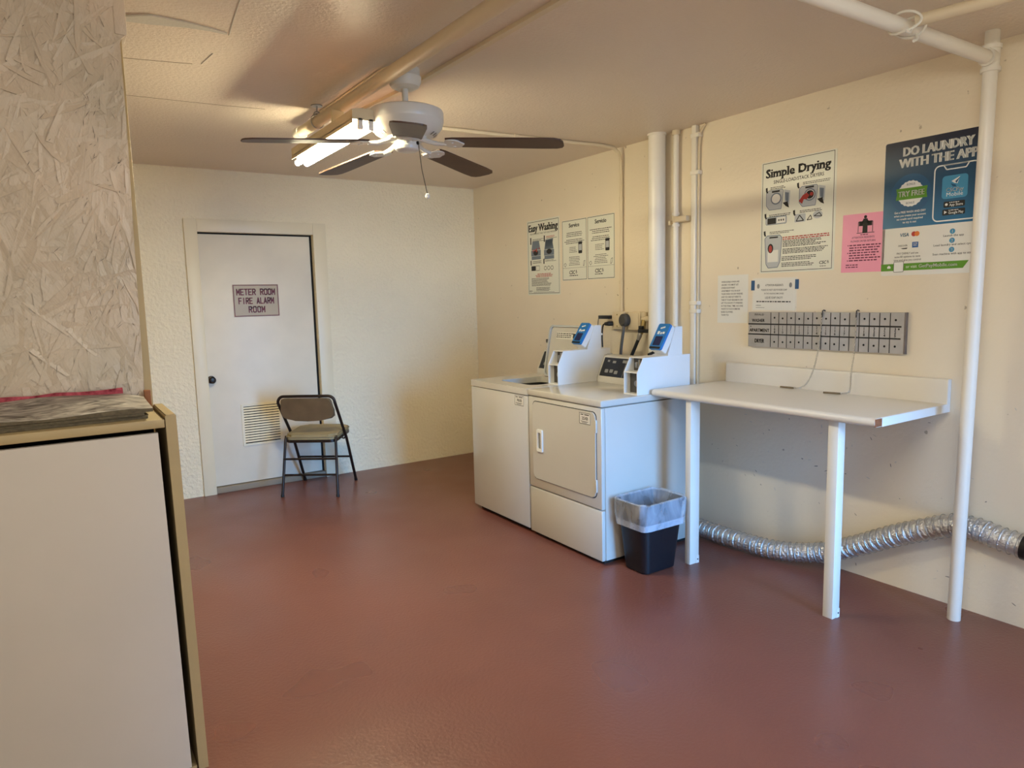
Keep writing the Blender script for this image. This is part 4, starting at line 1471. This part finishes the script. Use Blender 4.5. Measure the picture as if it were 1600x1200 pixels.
p.rect(.08, .352, .09, .375); p.rect(.10, .36, .118, .372); p.rect(.125, .35, .14, .38); p.rect(.165, .37, .175, .385)
p.small_lines(.11, .35, .168, .006, 3, .011, 'c'); p.small_lines(.27, .40, .463, .004, 2, .008)
p.done('red_lettering', m_red_print, s)
p = Print()
p.small_lines(.08, .24, .452, .0035, 3, .008); p.small_lines(.27, .42, .447, .0035, 1, .008); p.small_lines(.075, .20, .275, .0035, 3, .008); p.small_lines(.25, .40, .275, .0035, 2, .008)
p.small_lines(.055, .33, .134, .004, 8, .0085); p.small_lines(.12, .32, .058, .004, 4, .008)
p.small_lines(.08, .40, .022, .003, 1, .008)
csc_logo(p, .018, .026, .013)
p.done('small_lettering', m_black_print, s)

# Service / Servicio pair
def service(label, yl, title, ww):
    s = sheet('service_notice', label, 'notice', right_wall(yl, 1.592), ww, .458, m_paper, r=.004)
    Print().border(.004, .004, ww - .004, .454, .0035).done('border', m_black_print, s)
    p = Print(); p.text(title, ww / 2, .402, .030, .125, 'c', .05); p.done('title', m_black_print, s)
    p = Print()
    p.small_lines(.03, ww - .03, .358, .005, 3, .013, 'c', .3); p.small_lines(.03, ww - .03, .305, .005, 3, .013, 'c', .3)
    p.small_lines(.09, .19, .248, .004, 4, .012); p.small_lines(.07, ww - .07, .175, .004, 6, .012, 'c', .3)
    p.rect(.004, .095, ww - .004, .0965)
    csc_logo(p, .085, .048, .028)
    p.small_lines(.085, .2, .034, .006, 1, .01)
    p.outline([(.02, .125), (.04, .135), (.05, .12), (.035, .105)], .003); p.outline([(ww - .045, .105), (ww - .03, .11), (ww - .022, .145), (ww - .038, .14)], .003)
    p.done('lettering', m_black_print, s)
    p = Print(.0014); p.poly(rrect(ww - .10, .20, ww - .055, .288, .006, 2)); p.done('phone_picture', m_black_print, s)
    p = Print(.0017); p.rect(ww - .095, .222, ww - .06, .268); p.done('phone_screen', m_lgrey_print, s)
service('pale service notice in English between the washing poster and its Spanish twin', -1.338, 'Service', .300)
service('pale service notice in Spanish nearest the thin wall conduit', -1.644, 'Servicio', .302)

# Simple Drying
w, h = .450, .606
s = sheet('drying_poster', 'large cream drying instruction poster with grey dryer pictures above the board', 'poster', right_wall(-3.166, 1.572), w, h, m_paper, r=.008)
Print().border(.008, .008, w - .012, h - .006, .0028).done('border', m_black_print, s)
p = Print()
p.text('Simple Drying', w / 2 - .002, .520, .046, .385, 'c', .055, slab=True)
p.text('SINGLE-LOAD/STACK DRYERS', w / 2 + .005, .484, .018, .30, 'c', .012)
p.done('title', m_black_print, s)
p = Print()
for x0, y0 in ((.035, .345), (.240, .340)):
    p.poly([(x0, y0 + .025), (x0 + .02, y0), (x0 + .095, y0), (x0 + .108, y0 + .095), (x0 + .10, y0 + .105), (x0 + .015, y0 + .105), (x0, y0 + .095)])
    p.poly([(x0 + .112, y0 + .10), (x0 + .15, y0 + .09), (x0 + .145, y0 + .015), (x0 + .118, y0 + .03)])
p.poly(rrect(.035, .265, .165, .305, .006, 2)); p.poly(rrect(.215, .262, .28, .305, .005, 2)); p.disc(.35, .29, .028, 14, .02)
p.poly([(.03, .19), (.045, .205), (.125, .205), (.14, .19), (.13, .06), (.115, .03), (.055, .028), (.04, .05)])
p.done('machine_drawing', m_lgrey_print, s)
p = Print(.0015)
for x0, y0 in ((.035, .345), (.240, .340)):
    p.disc(x0 + .062, y0 + .058, .034, 18, .032)
    p.poly([(x0 + .118, y0 + .085), (x0 + .142, y0 + .08), (x0 + .139, y0 + .03), (x0 + .122, y0 + .04)])
    p.outline([(x0, y0 + .025), (x0 + .02, y0), (x0 + .095, y0), (x0 + .108, y0 + .095), (x0 + .10, y0 + .105), (x0 + .015, y0 + .105), (x0, y0 + .095)], .003)
p.outline([(.03, .19), (.045, .205), (.125, .205), (.14, .19), (.13, .06), (.115, .03), (.055, .028), (.04, .05)], .004)
p.outline(rrect(.035, .265, .165, .305, .006, 2), .003)
p.done('drawing_shade', m_slate_print, s)
p = Print(.0018)
for x0, y0 in ((.035, .345), (.240, .340)):
    p.disc(x0 + .062, y0 + .058, .027, 18, .025)
p.rect(.05, .06, .118, .125); p.rect(.105, .27, .158, .30)
p.done('drawing_light', m_paper_w, s)
p = Print(.0020)
for x0, y0 in ((.035, .345), (.240, .340)):
    p.rect(x0 + .035, y0 + .092, x0 + .085, y0 + .101)
    p.poly([(x0 + .105, y0 + .03), (x0 + .135, y0 + .035), (x0 + .145, y0), (x0 + .125, y0 + .01)])
p.disc(.302, .398, .024, 16, .022)
p.rect(.045, .268, .10, .300); p.rect(.06, .19, .115, .198); p.disc(.068, .135, .018, 12, .026)
for x0, y0 in ((.03, .44), (.225, .44), (.025, .30), (.205, .30), (.022, .205)):
    hand_icon(p, x0, y0, .026)
p.outline([(.225, .268), (.245, .298), (.27, .268)], .005); p.outline([(.29, .268), (.31, .292), (.318, .27)], .004); p.outline([(.33, .285), (.36, .30), (.375, .28)], .004)
for k in range(3):
    p.rect(.115 + .014 * k, .28, .122 + .014 * k, .29)
p.done('drawing_detail', m_black_print, s)
p = Print(.0023)
p.poly([(.238, .372), (.262, .400), (.285, .41), (.30, .395), (.285, .375), (.268, .378), (.258, .355)]); p.disc(.312, .400, .010, 10); p.disc(.068, .132, .011, 10, .02)
p.small_lines(.145, .425, .186, .0055, 2, .010, 'l', .05)
p.done('red_marks', m_red_print, s)
p = Print()
p.small_lines(.06, .17, .463, .0035, 2, .008); p.small_lines(.26, .42, .463, .0035, 2, .008); p.small_lines(.055, .20, .315, .0035, 2, .008); p.small_lines(.245, .38, .318, .0035, 2, .008); p.small_lines(.06, .22, .222, .0035, 2, .008)
p.small_lines(.145, .41, .168, .004, 5, .0075); p.small_lines(.145, .42, .124, .004, 4, .0075); p.small_lines(.14, .36, .082, .004, 3, .0085); p.small_lines(.14, .36, .048, .004, 3, .0085)
csc_logo(p, .366, .034, .016); p.small_lines(.37, .42, .022, .003, 1, .006)
p.done('small_lettering', m_black_print, s)

# pink notice
w, h = .218, .286
s = sheet('pink_notice', 'pink paper notice with a black laundry drawing, left of the blue poster', 'notice', right_wall(-3.655, 1.555, roll=-.01), w, h, m_pink)
p = Print()
p.rect(.085, .225, .105, .248); p.rect(.128, .225, .152, .248); p.poly([(.104, .19), (.130, .19), (.128, .26), (.106, .26)]); p.disc(.117, .268, .008, 12)
p.outline([(.082, .195), (.082, .245), (.155, .245), (.155, .195)], .003, False); p.rect(.075, .19, .165, .193)
p.poly([(.106, .255), (.092, .235), (.098, .225), (.110, .245)]); p.poly([(.128, .255), (.142, .238), (.136, .225), (.124, .245)])
p.done('drawing', m_black_print, s)
p = Print()
p.text('ATTENTION RESIDENTS', w / 2, .166, .009, .115, 'c', .01)
p.text('FLOWER DRYER RETURN', w / 2, .148, .009, .125, 'c', .01)
p.small_lines(.04, .20, .130, .006, 7, .0125, 'l', .2); p.small_lines(.025, .10, .034, .005, 2, .011)
p.small_lines(.095, .135, .181, .004, 1, .01)
for k in (0, 3, 6):
    p.disc(.033, .133 - .0125 * k, .003, 8)
p.done('lettering', mat('dark_pink_print', rgb(110, 40, 70), rough=.6), s)

# payment app poster
w, h = .418, .618
s = sheet('app_poster', 'blue and white laundry payment poster partly behind the white pipe', 'poster', right_wall(-3.862, 1.530), w, h, m_paper_w, r=.010)
p = Print(); p.poly([(0, .222), (w, .222)] + rrect(0, .222, w, h, .010)[0:12]); p.done('blue_field', m_appblue, s)
p = Print(.0016)
p.text('DO LAUNDRY', .235, .548, .040, .300, 'c', .085)
p.text('WITH THE APP', .235, .497, .040, .335, 'c', .085)
p.done('title', m_white_print, s)
p = Print(.0016)
p.outline(rrect(.228, .235, .412, .478, .022, 5), .0055)
p.outline([(.265, .478), (.278, .458), (.358, .458), (.370, .478)], .005)
p.done('phone_outline', m_white_print, s)
p = Print(.0015); p.disc(.125, .375, .090, 40); p.done('badge_halo', mat('teal_halo', rgb(26, 86, 128), rough=.4), s)
p = Print(.0018)
p.poly([(.125 + (.057 + .003 * (k % 2)) * math.cos(2 * PI * k / 40), .375 + (.057 + .003 * (k % 2)) * math.sin(2 * PI * k / 40)) for k in range(40)])
p.done('badge', m_white_print, s)
p = Print(.0022); p.poly([(.058, .350), (.200, .350), (.196, .376), (.200, .402), (.058, .402), (.063, .376)]); p.done('ribbon', m_green_print, s)
p = Print(.0026); p.text('TRY FREE', .128, .364, .025, .118, 'c', .04); p.done('badge_lettering', m_white_print, s)
p = Print(.0022); p.text('BONUS', .125, .413, .010, .038, 'c', .01); p.text('BONUS', .125, .328, .010, .038, 'c', .01); p.done('badge_caption', m_slate_print, s)
p = Print(.0017)
for k, (t_, wd_) in enumerate((('Get a FREE WASH AND DRY', .142), ('when you create your account', .145), ('no credit card required', .118), ('to try it out', .062))):
    p.text(t_, .125, .288 - .0155 * k, .0095, wd_, 'c', .01)
p.done('offer_lettering', m_white_print, s)
p = Print(.0017); p.poly(rrect(.262, .330, .368, .430, .014, 4)); p.done('app_icon', m_teal_print, s)
p = Print(.0021)
p.text('CSCPay', .316, .360, .017, .072, 'c', .02); p.text('Mobile', .316, .340, .017, .068, 'c', .0)
p.poly([(.30, .405), (.335, .422), (.326, .392), (.312, .396)])
p.done('icon_lettering', m_white_print, s)
p = Print(.0024); p.poly([(.297, .396), (.318, .388), (.322, .378), (.306, .382)]); p.poly([(.316, .402), (.336, .420), (.322, .394)]); p.done('icon_bird', m_appblue, s)
p = Print(.0017); p.poly(rrect(.272, .292, .360, .318, .004, 2)); p.poly(rrect(.268, .258, .362, .284, .004, 2)); p.done('store_badge', m_black_print, s)
p = Print(.0021)
p.text('App Store', .296, .297, .011, .056, 'l', .01); p.text('Google Play', .294, .263, .011, .062, 'l', .01)
p.disc(.284, .305, .006, 10); p.poly([(.276, .264), (.276, .279), (.288, .2715)]); p.small_lines(.296, .34, .311, .003, 1, .01); p.small_lines(.294, .34, .277, .003, 1, .01)
p.done('store_lettering', m_white_print, s)
p = Print(.0014)
p.text('VISA', .104, .180, .016, .042, 'c', .03, slant=.15); p.done('card_mark', m_appblue, s)
p = Print(.0014); p.disc(.148, .189, .0115, 16); p.done('red_circle', m_red_print, s)
p = Print(.0016); p.disc(.162, .189, .0115, 16); p.done('orange_circle', m_orange_print, s)
p = Print(.0014); p.text('DISCOVER', .100, .134, .008, .042, 'c', .01); p.poly([(.09, .126), (.122, .128), (.118, .122), (.10, .122)]); p.done('card_mark', m_black_print, s)
p = Print(.0014); p.rect(.142, .126, .170, .152); p.done('blue_card_mark', m_blue_print, s)
p = Print(.0018); p.small_lines(.145, .168, .143, .004, 2, .008, 'c'); p.done('card_caption', m_lgrey_print, s)
p = Print(.0014)
for k, (t_, wd_) in enumerate((('PAY CASHLY and use', .098), ('auto-fill options to save', .118), ('time and give you control', .125))):
    p.text(t_, .122, .098 - .0155 * k, .009, wd_, 'c', .008)
for (t_, yy, wd_) in (('Launch the app', .164, .085), ('Load laundry and select cycle', .124, .165), ('Scan machine with app to start', .084, .170)):
    p.text(t_, .320, yy, .009, wd_, 'c', .008)
p.done('step_lettering', m_black_print, s)
p = Print(.0014)
for yy in (.186, .146, .106):
    p.disc(.315, yy, .0115, 18)
p.done('step_dot', m_teal_print, s)
p = Print(.0018)
for k, yy in enumerate((.186, .146, .106)):
    p.text(str(k + 1), .315, yy - .0065, .013, None, 'c', .02)
p.done('step_number', m_white_print, s)
p = Print(.0014); p.poly([(0, .022), (.365, .022), (.388, .055), (0, .055)]); p.done('green_strip', m_green_print, s)
p = Print(.0018)
p.text('or visit ', .118, .033, .014, .050, 'l', .0); p.text('GetPayMobile.com', .176, .033, .015, .165, 'l', .03)
p.poly([(.03, .034), (.046, .034), (.046, .042), (.038, .048), (.03, .042)])
p.done('strip_lettering', m_white_print, s)
p = Print(.0020); p.poly(rrect(.060, .015, .108, .065, .004, 2)); p.done('code_tile', m_white_print, s)
p = Print(.0023); p.outline(rrect(.061, .016, .107, .064, .004, 2), .002); p.done('code_frame', m_black_print, s)

# small white notices
w, h = .220, .282
s = sheet('laundry_note', 'narrow white typed note taped left of the blue-taped notice', 'notice', right_wall(-2.868, 1.290), w, h, m_paper_w)
p = Print()
lines = ['WHEN DOING A WASH AND', 'OR DRY, YOU MUST LET', 'OTHERS KNOW WHAT', 'APARTMENT YOU IN AS IF', 'YOUR WASH OR DRY FINISHES', 'AND YOU ARE NOT HERE TO', 'TAKE IT YOUR NEIGHBOR CAN', 'LET YOU KNOW IT\'S FINISHED.', 'IN THIS FINAL TIME, NO ONE', 'WANTS TO TOUCH SOMEONE', 'ELSES CLOTHES.', 'THANK YOU']
for k, t_ in enumerate(lines):
    p.text(t_, .028, .238 - .0178 * k, .0095, .155 * len(t_) / 25 if len(t_) < 26 else .158, 'l', .012)
p.done('lettering', m_black_print, s)
w, h = .278, .178
s = sheet('sleeved_notice', 'white notice in a plastic sleeve held by two blue tape pieces above the board', 'notice', right_wall(-3.122, 1.366, roll=-.015), w, h, m_paper_w, thick=.0015)
p = Print(.0019)
p.text('ATTENTION RESIDENTS', w / 2, .135, .011, .115, 'c', .01)
p.text('PLEASE DO NOT USE POWDER SOAP', w / 2, .110, .009, .165, 'c', .01)
p.text('IN THE WASHING MACHINES', w / 2, .090, .008, .125, 'c', .005)
p.text('LIQUID SOAP ONLY!!!', w / 2, .066, .011, .112, 'c', .01)
p.small_lines(.025, .255, .046, .006, 1, .01, 'l', .05); p.small_lines(.022, .06, .026, .003, 1, .01); p.rect(.022, .014, .08, .0155)
p.done('lettering', m_black_print, s)
p = Print(.0019); p.disc(.035, .135, .009, 12, .014); p.disc(.243, .140, .009, 12, .014); p.done('emblem', m_grey_print, s)
bm = B(); box(bm, (-.014, .112, .0), (.010, .168, .0024), .0005, 1); obj('tape', bm, m_tape, s, local=True)
bm = B(); box(bm, (w - .008, .118, .0), (w + .014, .170, .0024), .0005, 1); obj('tape', bm, m_tape, s, local=True)
p = Print(.0021); p.border(-.004, -.006, w + .006, h + .004, .0018); p.rect(w - .012, -.006, w - .0105, h); p.done('sleeve_edge', m_white_print, s)

# ------------------------------------------------------------------ folding chair
ch = thing('folding_chair', 'brown metal folding chair with worn tan padded seat in front of the door', 'chair', (-1.70, -.352, 0), -math.atan2(.6, .8))
hw = .215
def lp(pts):
    return [Vector(q) for q in pts]
# front frame: backrest hoop continuing to the far feet
top = []
for k in range(7):
    a = PI * .5 * k / 6
    top.append((-hw - .004 + .05 * (1 - math.cos(a)) * 1.0, -.21 - .0 + .0, .722 + .05 * math.sin(a)))
hoop = [(-hw, .25, .008), (-hw, .05, .40)] + [(x, -.205 - .01 * (z - .72) * 4, z) for x, _, z in top]
hoop += [(-x, y, z) for x, y, z in reversed(hoop)]
bow = []
for x, y, z in hoop:
    bow.append((x, y - (.022 * (1 - (x / hw) ** 2) if z > .74 else 0), z))
bm = B(); tube(bm, lp(bow), .0115, 12); obj('back_frame', bm, m_chair_metal, ch, local=True)
for sx in (-1, 1):
    bm = B(); tube(bm, lp([(sx * hw * 1.0, -.24, .008), (sx * (hw - .018), -.165, .415), (sx * (hw - .02), -.145, .455)]), .0105, 12); obj('leg', bm, m_chair_metal, ch, local=True)
    bm = B(); tube(bm, lp([(sx * hw, -.2415, 0), (sx * hw, -.239, .018)]), .013, 12); obj('foot_cap', bm, m_rubber, ch, local=True)
    bm = B(); tube(bm, lp([(sx * hw, .2525, 0), (sx * hw, .244, .018)]), .013, 12); obj('foot_cap', bm, m_rubber, ch, local=True)
for y, z in ((-.195, .285), (-.212, .165)):
    bm = B(); tube(bm, lp([(-hw + .006, y, z), (hw - .006, y, z)]), .008, 10); obj('stretcher', bm, m_chair_metal, ch, local=True)
bm = B(); tube(bm, lp([(-hw, .138, .228), (hw, .138, .228)]), .008, 10); obj('stretcher', bm, m_chair_metal, ch, local=True)
for sx in (-1, 1):
    bm = B(); tube(bm, lp([(sx * (hw - .004), -.085, .43), (sx * (hw - .012), .02, .40), (sx * (hw - .004), .045, .41)]), .006, 8); obj('brace', bm, m_chair_metal, ch, local=True)
# seat pan and cushion
st = [(x, y) for x, y in rrect(-.198, -.175, .198, .225, .055, 6)]
tilt = lambda u, v, w: Vector((u, v, w + .03 * (v + .17)))
bm = B(); ring_prism(bm, rrect(-.200, -.178, .200, .228, .058, 6), rrect(-.185, -.163, .185, .213, .05, 6), .408, .430, tilt); obj('seat_pan', bm, m_chair_metal, ch, local=True)
bm = B(); prism(bm, st, .422, .468, tilt)
es = [e for e in bm.edges if all(v.co.z > .45 for v in e.verts)]
bmesh.ops.bevel(bm, geom=es, offset=.018, segments=4, affect='EDGES')
obj('seat_cushion', bm, m_chair_pad, ch, local=True, smooth=50)
bm = B()
pip = rrect(-.201, -.178, .201, .228, .056, 6)
tube(bm, [tilt(u, v, .452) for u, v in pip], .004, 6, closed=True)
obj('piping', bm, m_chair_pad, ch, local=True)
# padded backrest
bp_ = [(-.195, .735), (-.185, .752), (-.160, .758), (.160, .758), (.185, .752), (.195, .735), (.204, .66), (.204, .615), (.18, .596), (.10, .580), (0, .575), (-.10, .580), (-.18, .596), (-.204, .615), (-.204, .66)]
bm = B()
prism(bm, bp_, -.016, .016, lambda u, v, w: Vector((u, -.205 + w + (.735 - v) * .48 * .62 * 1.0 - .024 * (1 - (u / .2) ** 2) * 0.7 - .004, v)))
bmesh.ops.bevel(bm, geom=[e for e in bm.edges if len(e.link_faces) == 2 and any(len(f.verts) > 8 for f in e.link_faces)], offset=.009, segments=3, affect='EDGES')
obj('backrest', bm, m_chair_back, ch, local=True, smooth=50)

# ------------------------------------------------------------------ tan cabinet on the left
cb = thing('storage_cabinet', 'tan painted low cabinet with a large pale door, against the strand-board partition', 'cabinet', (-3.6, -3.3, 0), 0)
CF, CB = -3.448, -3.158
Z = 1.134
lean = lambda z: .007 * (1 - z / 1.146)
bm = B()
prism(bm, [(-3.126 + .012, 0), (-3.096 + .010, 0), (-3.096, 1.146), (-3.126, 1.146)], CF, CB, lambda u, v, w: (u, w, v))
es = [e for e in bm.edges if all(v.co.z > 1.1 for v in e.verts)]
bmesh.ops.bevel(bm, geom=es, offset=.003, segments=2, affect='EDGES')
obj('side_panel', bm, m_cab, cb)
bm = B(); box(bm, (-4.40, CF, 1.108), (-3.128, CB, Z), .003); obj('top_board', bm, m_cab, cb)
bm = B(); box(bm, (-4.43, CF, 0), (-4.402, CB, 1.146), .003); obj('side_panel', bm, m_cab, cb)
bm = B(); box(bm, (-4.40, CB + .0, .06), (-3.13, CB - .01, 1.106)); obj('back_panel', bm, m_void, cb)
bm = B(); box(bm, (-4.40, CF + .01, .0), (-3.118, CB - .01, .012)); obj('base_board', bm, m_cab, cb)
bm = B()
prism(bm, [(-4.392, .016), (-3.134, .016), (-3.148, 1.094), (-4.392, 1.094)], CF + .003, CF + .022, lambda u, v, w: (u, w, v))
obj('door', bm, m_cabdoor, cb)

# magazines and oddments on the cabinet
def mag(label, x0, x1, y0, y1, z0, th, m_top, skew=0.0):
    bm_ = B()
    cx_, cy_ = (x0 + x1) / 2, (y0 + y1) / 2
    t_ = thing('magazine', label, 'magazine', (cx_, cy_, z0), group=None)
    R_ = Matrix.Translation((cx_, cy_, 0)) @ Matrix.Rotation(skew, 4, 'Z') @ Matrix.Translation((-cx_, -cy_, 0))
    box(bm_, (x0 + .002, y0 + .002, z0), (x1 - .002, y1, z0 + th - .0015), .0015)
    bmesh.ops.transform(bm_, matrix=R_, verts=bm_.verts[:])
    obj('pages', bm_, m_pages, t_)
    bm_ = B()
    prism(bm_, rrect(x0, y0, x1, y1, .004, 2), z0 + th - .0014, z0 + th, lambda u, v, w: (u, v, w))
    bmesh.ops.transform(bm_, matrix=R_, verts=bm_.verts[:])
    obj('cover', bm_, m_top, t_)
mag('worn magazine lying lowest in the stack on the tan cabinet', -3.60, -3.166, -3.405, -3.18, Z + .0003, .011, m_newsprint, 0.02)
mag('worn magazine second from the bottom of the stack on the tan cabinet', -3.61, -3.172, -3.412, -3.18, Z + .0118, .010, m_newsprint, -.015)
# the topmost magazine bulges up towards the partition
t = thing('magazine', 'wavy grey picture magazine topmost of the stack on the tan cabinet', 'magazine', (-3.38, -3.30, Z + .022))
def bulge(x, y, k):
    v = (y + 3.418) / .24
    e = min(1, (-3.152 - x) / .06)
    return Z + .0225 + k * (.010 + (.030 * v ** .8 + .004 * math.sin(x * 17 + v * 3)) * (.35 + .65 * e))
for nm, k0, k1, m_ in (('pages', 0.0, .93, m_pages), ('cover', .94, 1.0, m_cover)):
    bm = B()
    nx, ny = 24, 8
    G = [[[bm.verts.new((x, y, bulge(x, y, k))) for x in [-3.64 + (3.64 - 3.153) * i / nx for i in range(nx + 1)]] for y in [-3.418 + .24 * j / ny for j in range(ny + 1)]] for k in (k0, k1)]
    for j in range(ny):
        for i in range(nx):
            bm.faces.new((G[1][j][i], G[1][j][i + 1], G[1][j + 1][i + 1], G[1][j + 1][i]))
            bm.faces.new((G[0][j][i + 1], G[0][j][i], G[0][j + 1][i], G[0][j + 1][i + 1]))
    for i in range(nx):
        bm.faces.new((G[0][0][i], G[0][0][i + 1], G[1][0][i + 1], G[1][0][i])); bm.faces.new((G[0][ny][i + 1], G[0][ny][i], G[1][ny][i], G[1][ny][i + 1]))
    for j in range(ny):
        bm.faces.new((G[0][j][nx], G[0][j + 1][nx], G[1][j + 1][nx], G[1][j][nx])); bm.faces.new((G[0][j + 1][0], G[0][j][0], G[1][j][0], G[1][j + 1][0]))
    obj(nm, bm, m_, t)
bm = B()
pts = [(-3.75 + .06 * k, -3.174 + .002 * math.sin(k * 1.7), Z + .062 + .003 * math.sin(k * 2.3)) for k in range(10)]
top_v = [[bm.verts.new((x, y + dy, z + dz)) for dy, dz in ((-.001, -.055), (-.002, .0), (.002, .012), (.010, .010), (.012, -.055))] for x, y, z in pts]
for a, b in zip(top_v, top_v[1:]):
    for k in range(5):
        bm.faces.new((a[k], a[(k + 1) % 5], b[(k + 1) % 5], b[k]))
bm.faces.new(top_v[0]); bm.faces.new(list(reversed(top_v[-1])))
tag(obj('folded_cloth', bm, m_red_cloth, smooth=60), 'red patterned cloth strip folded behind the magazines on the cabinet', 'cloth')
bm = B(); box(bm, (-3.150, -3.178, Z + .0003), (-3.131, -3.160, Z + .062), .002)
tag(obj('wood_block', bm, m_wood_block), 'small brown wood offcut at the cabinet back beside the edge post', 'wood block')
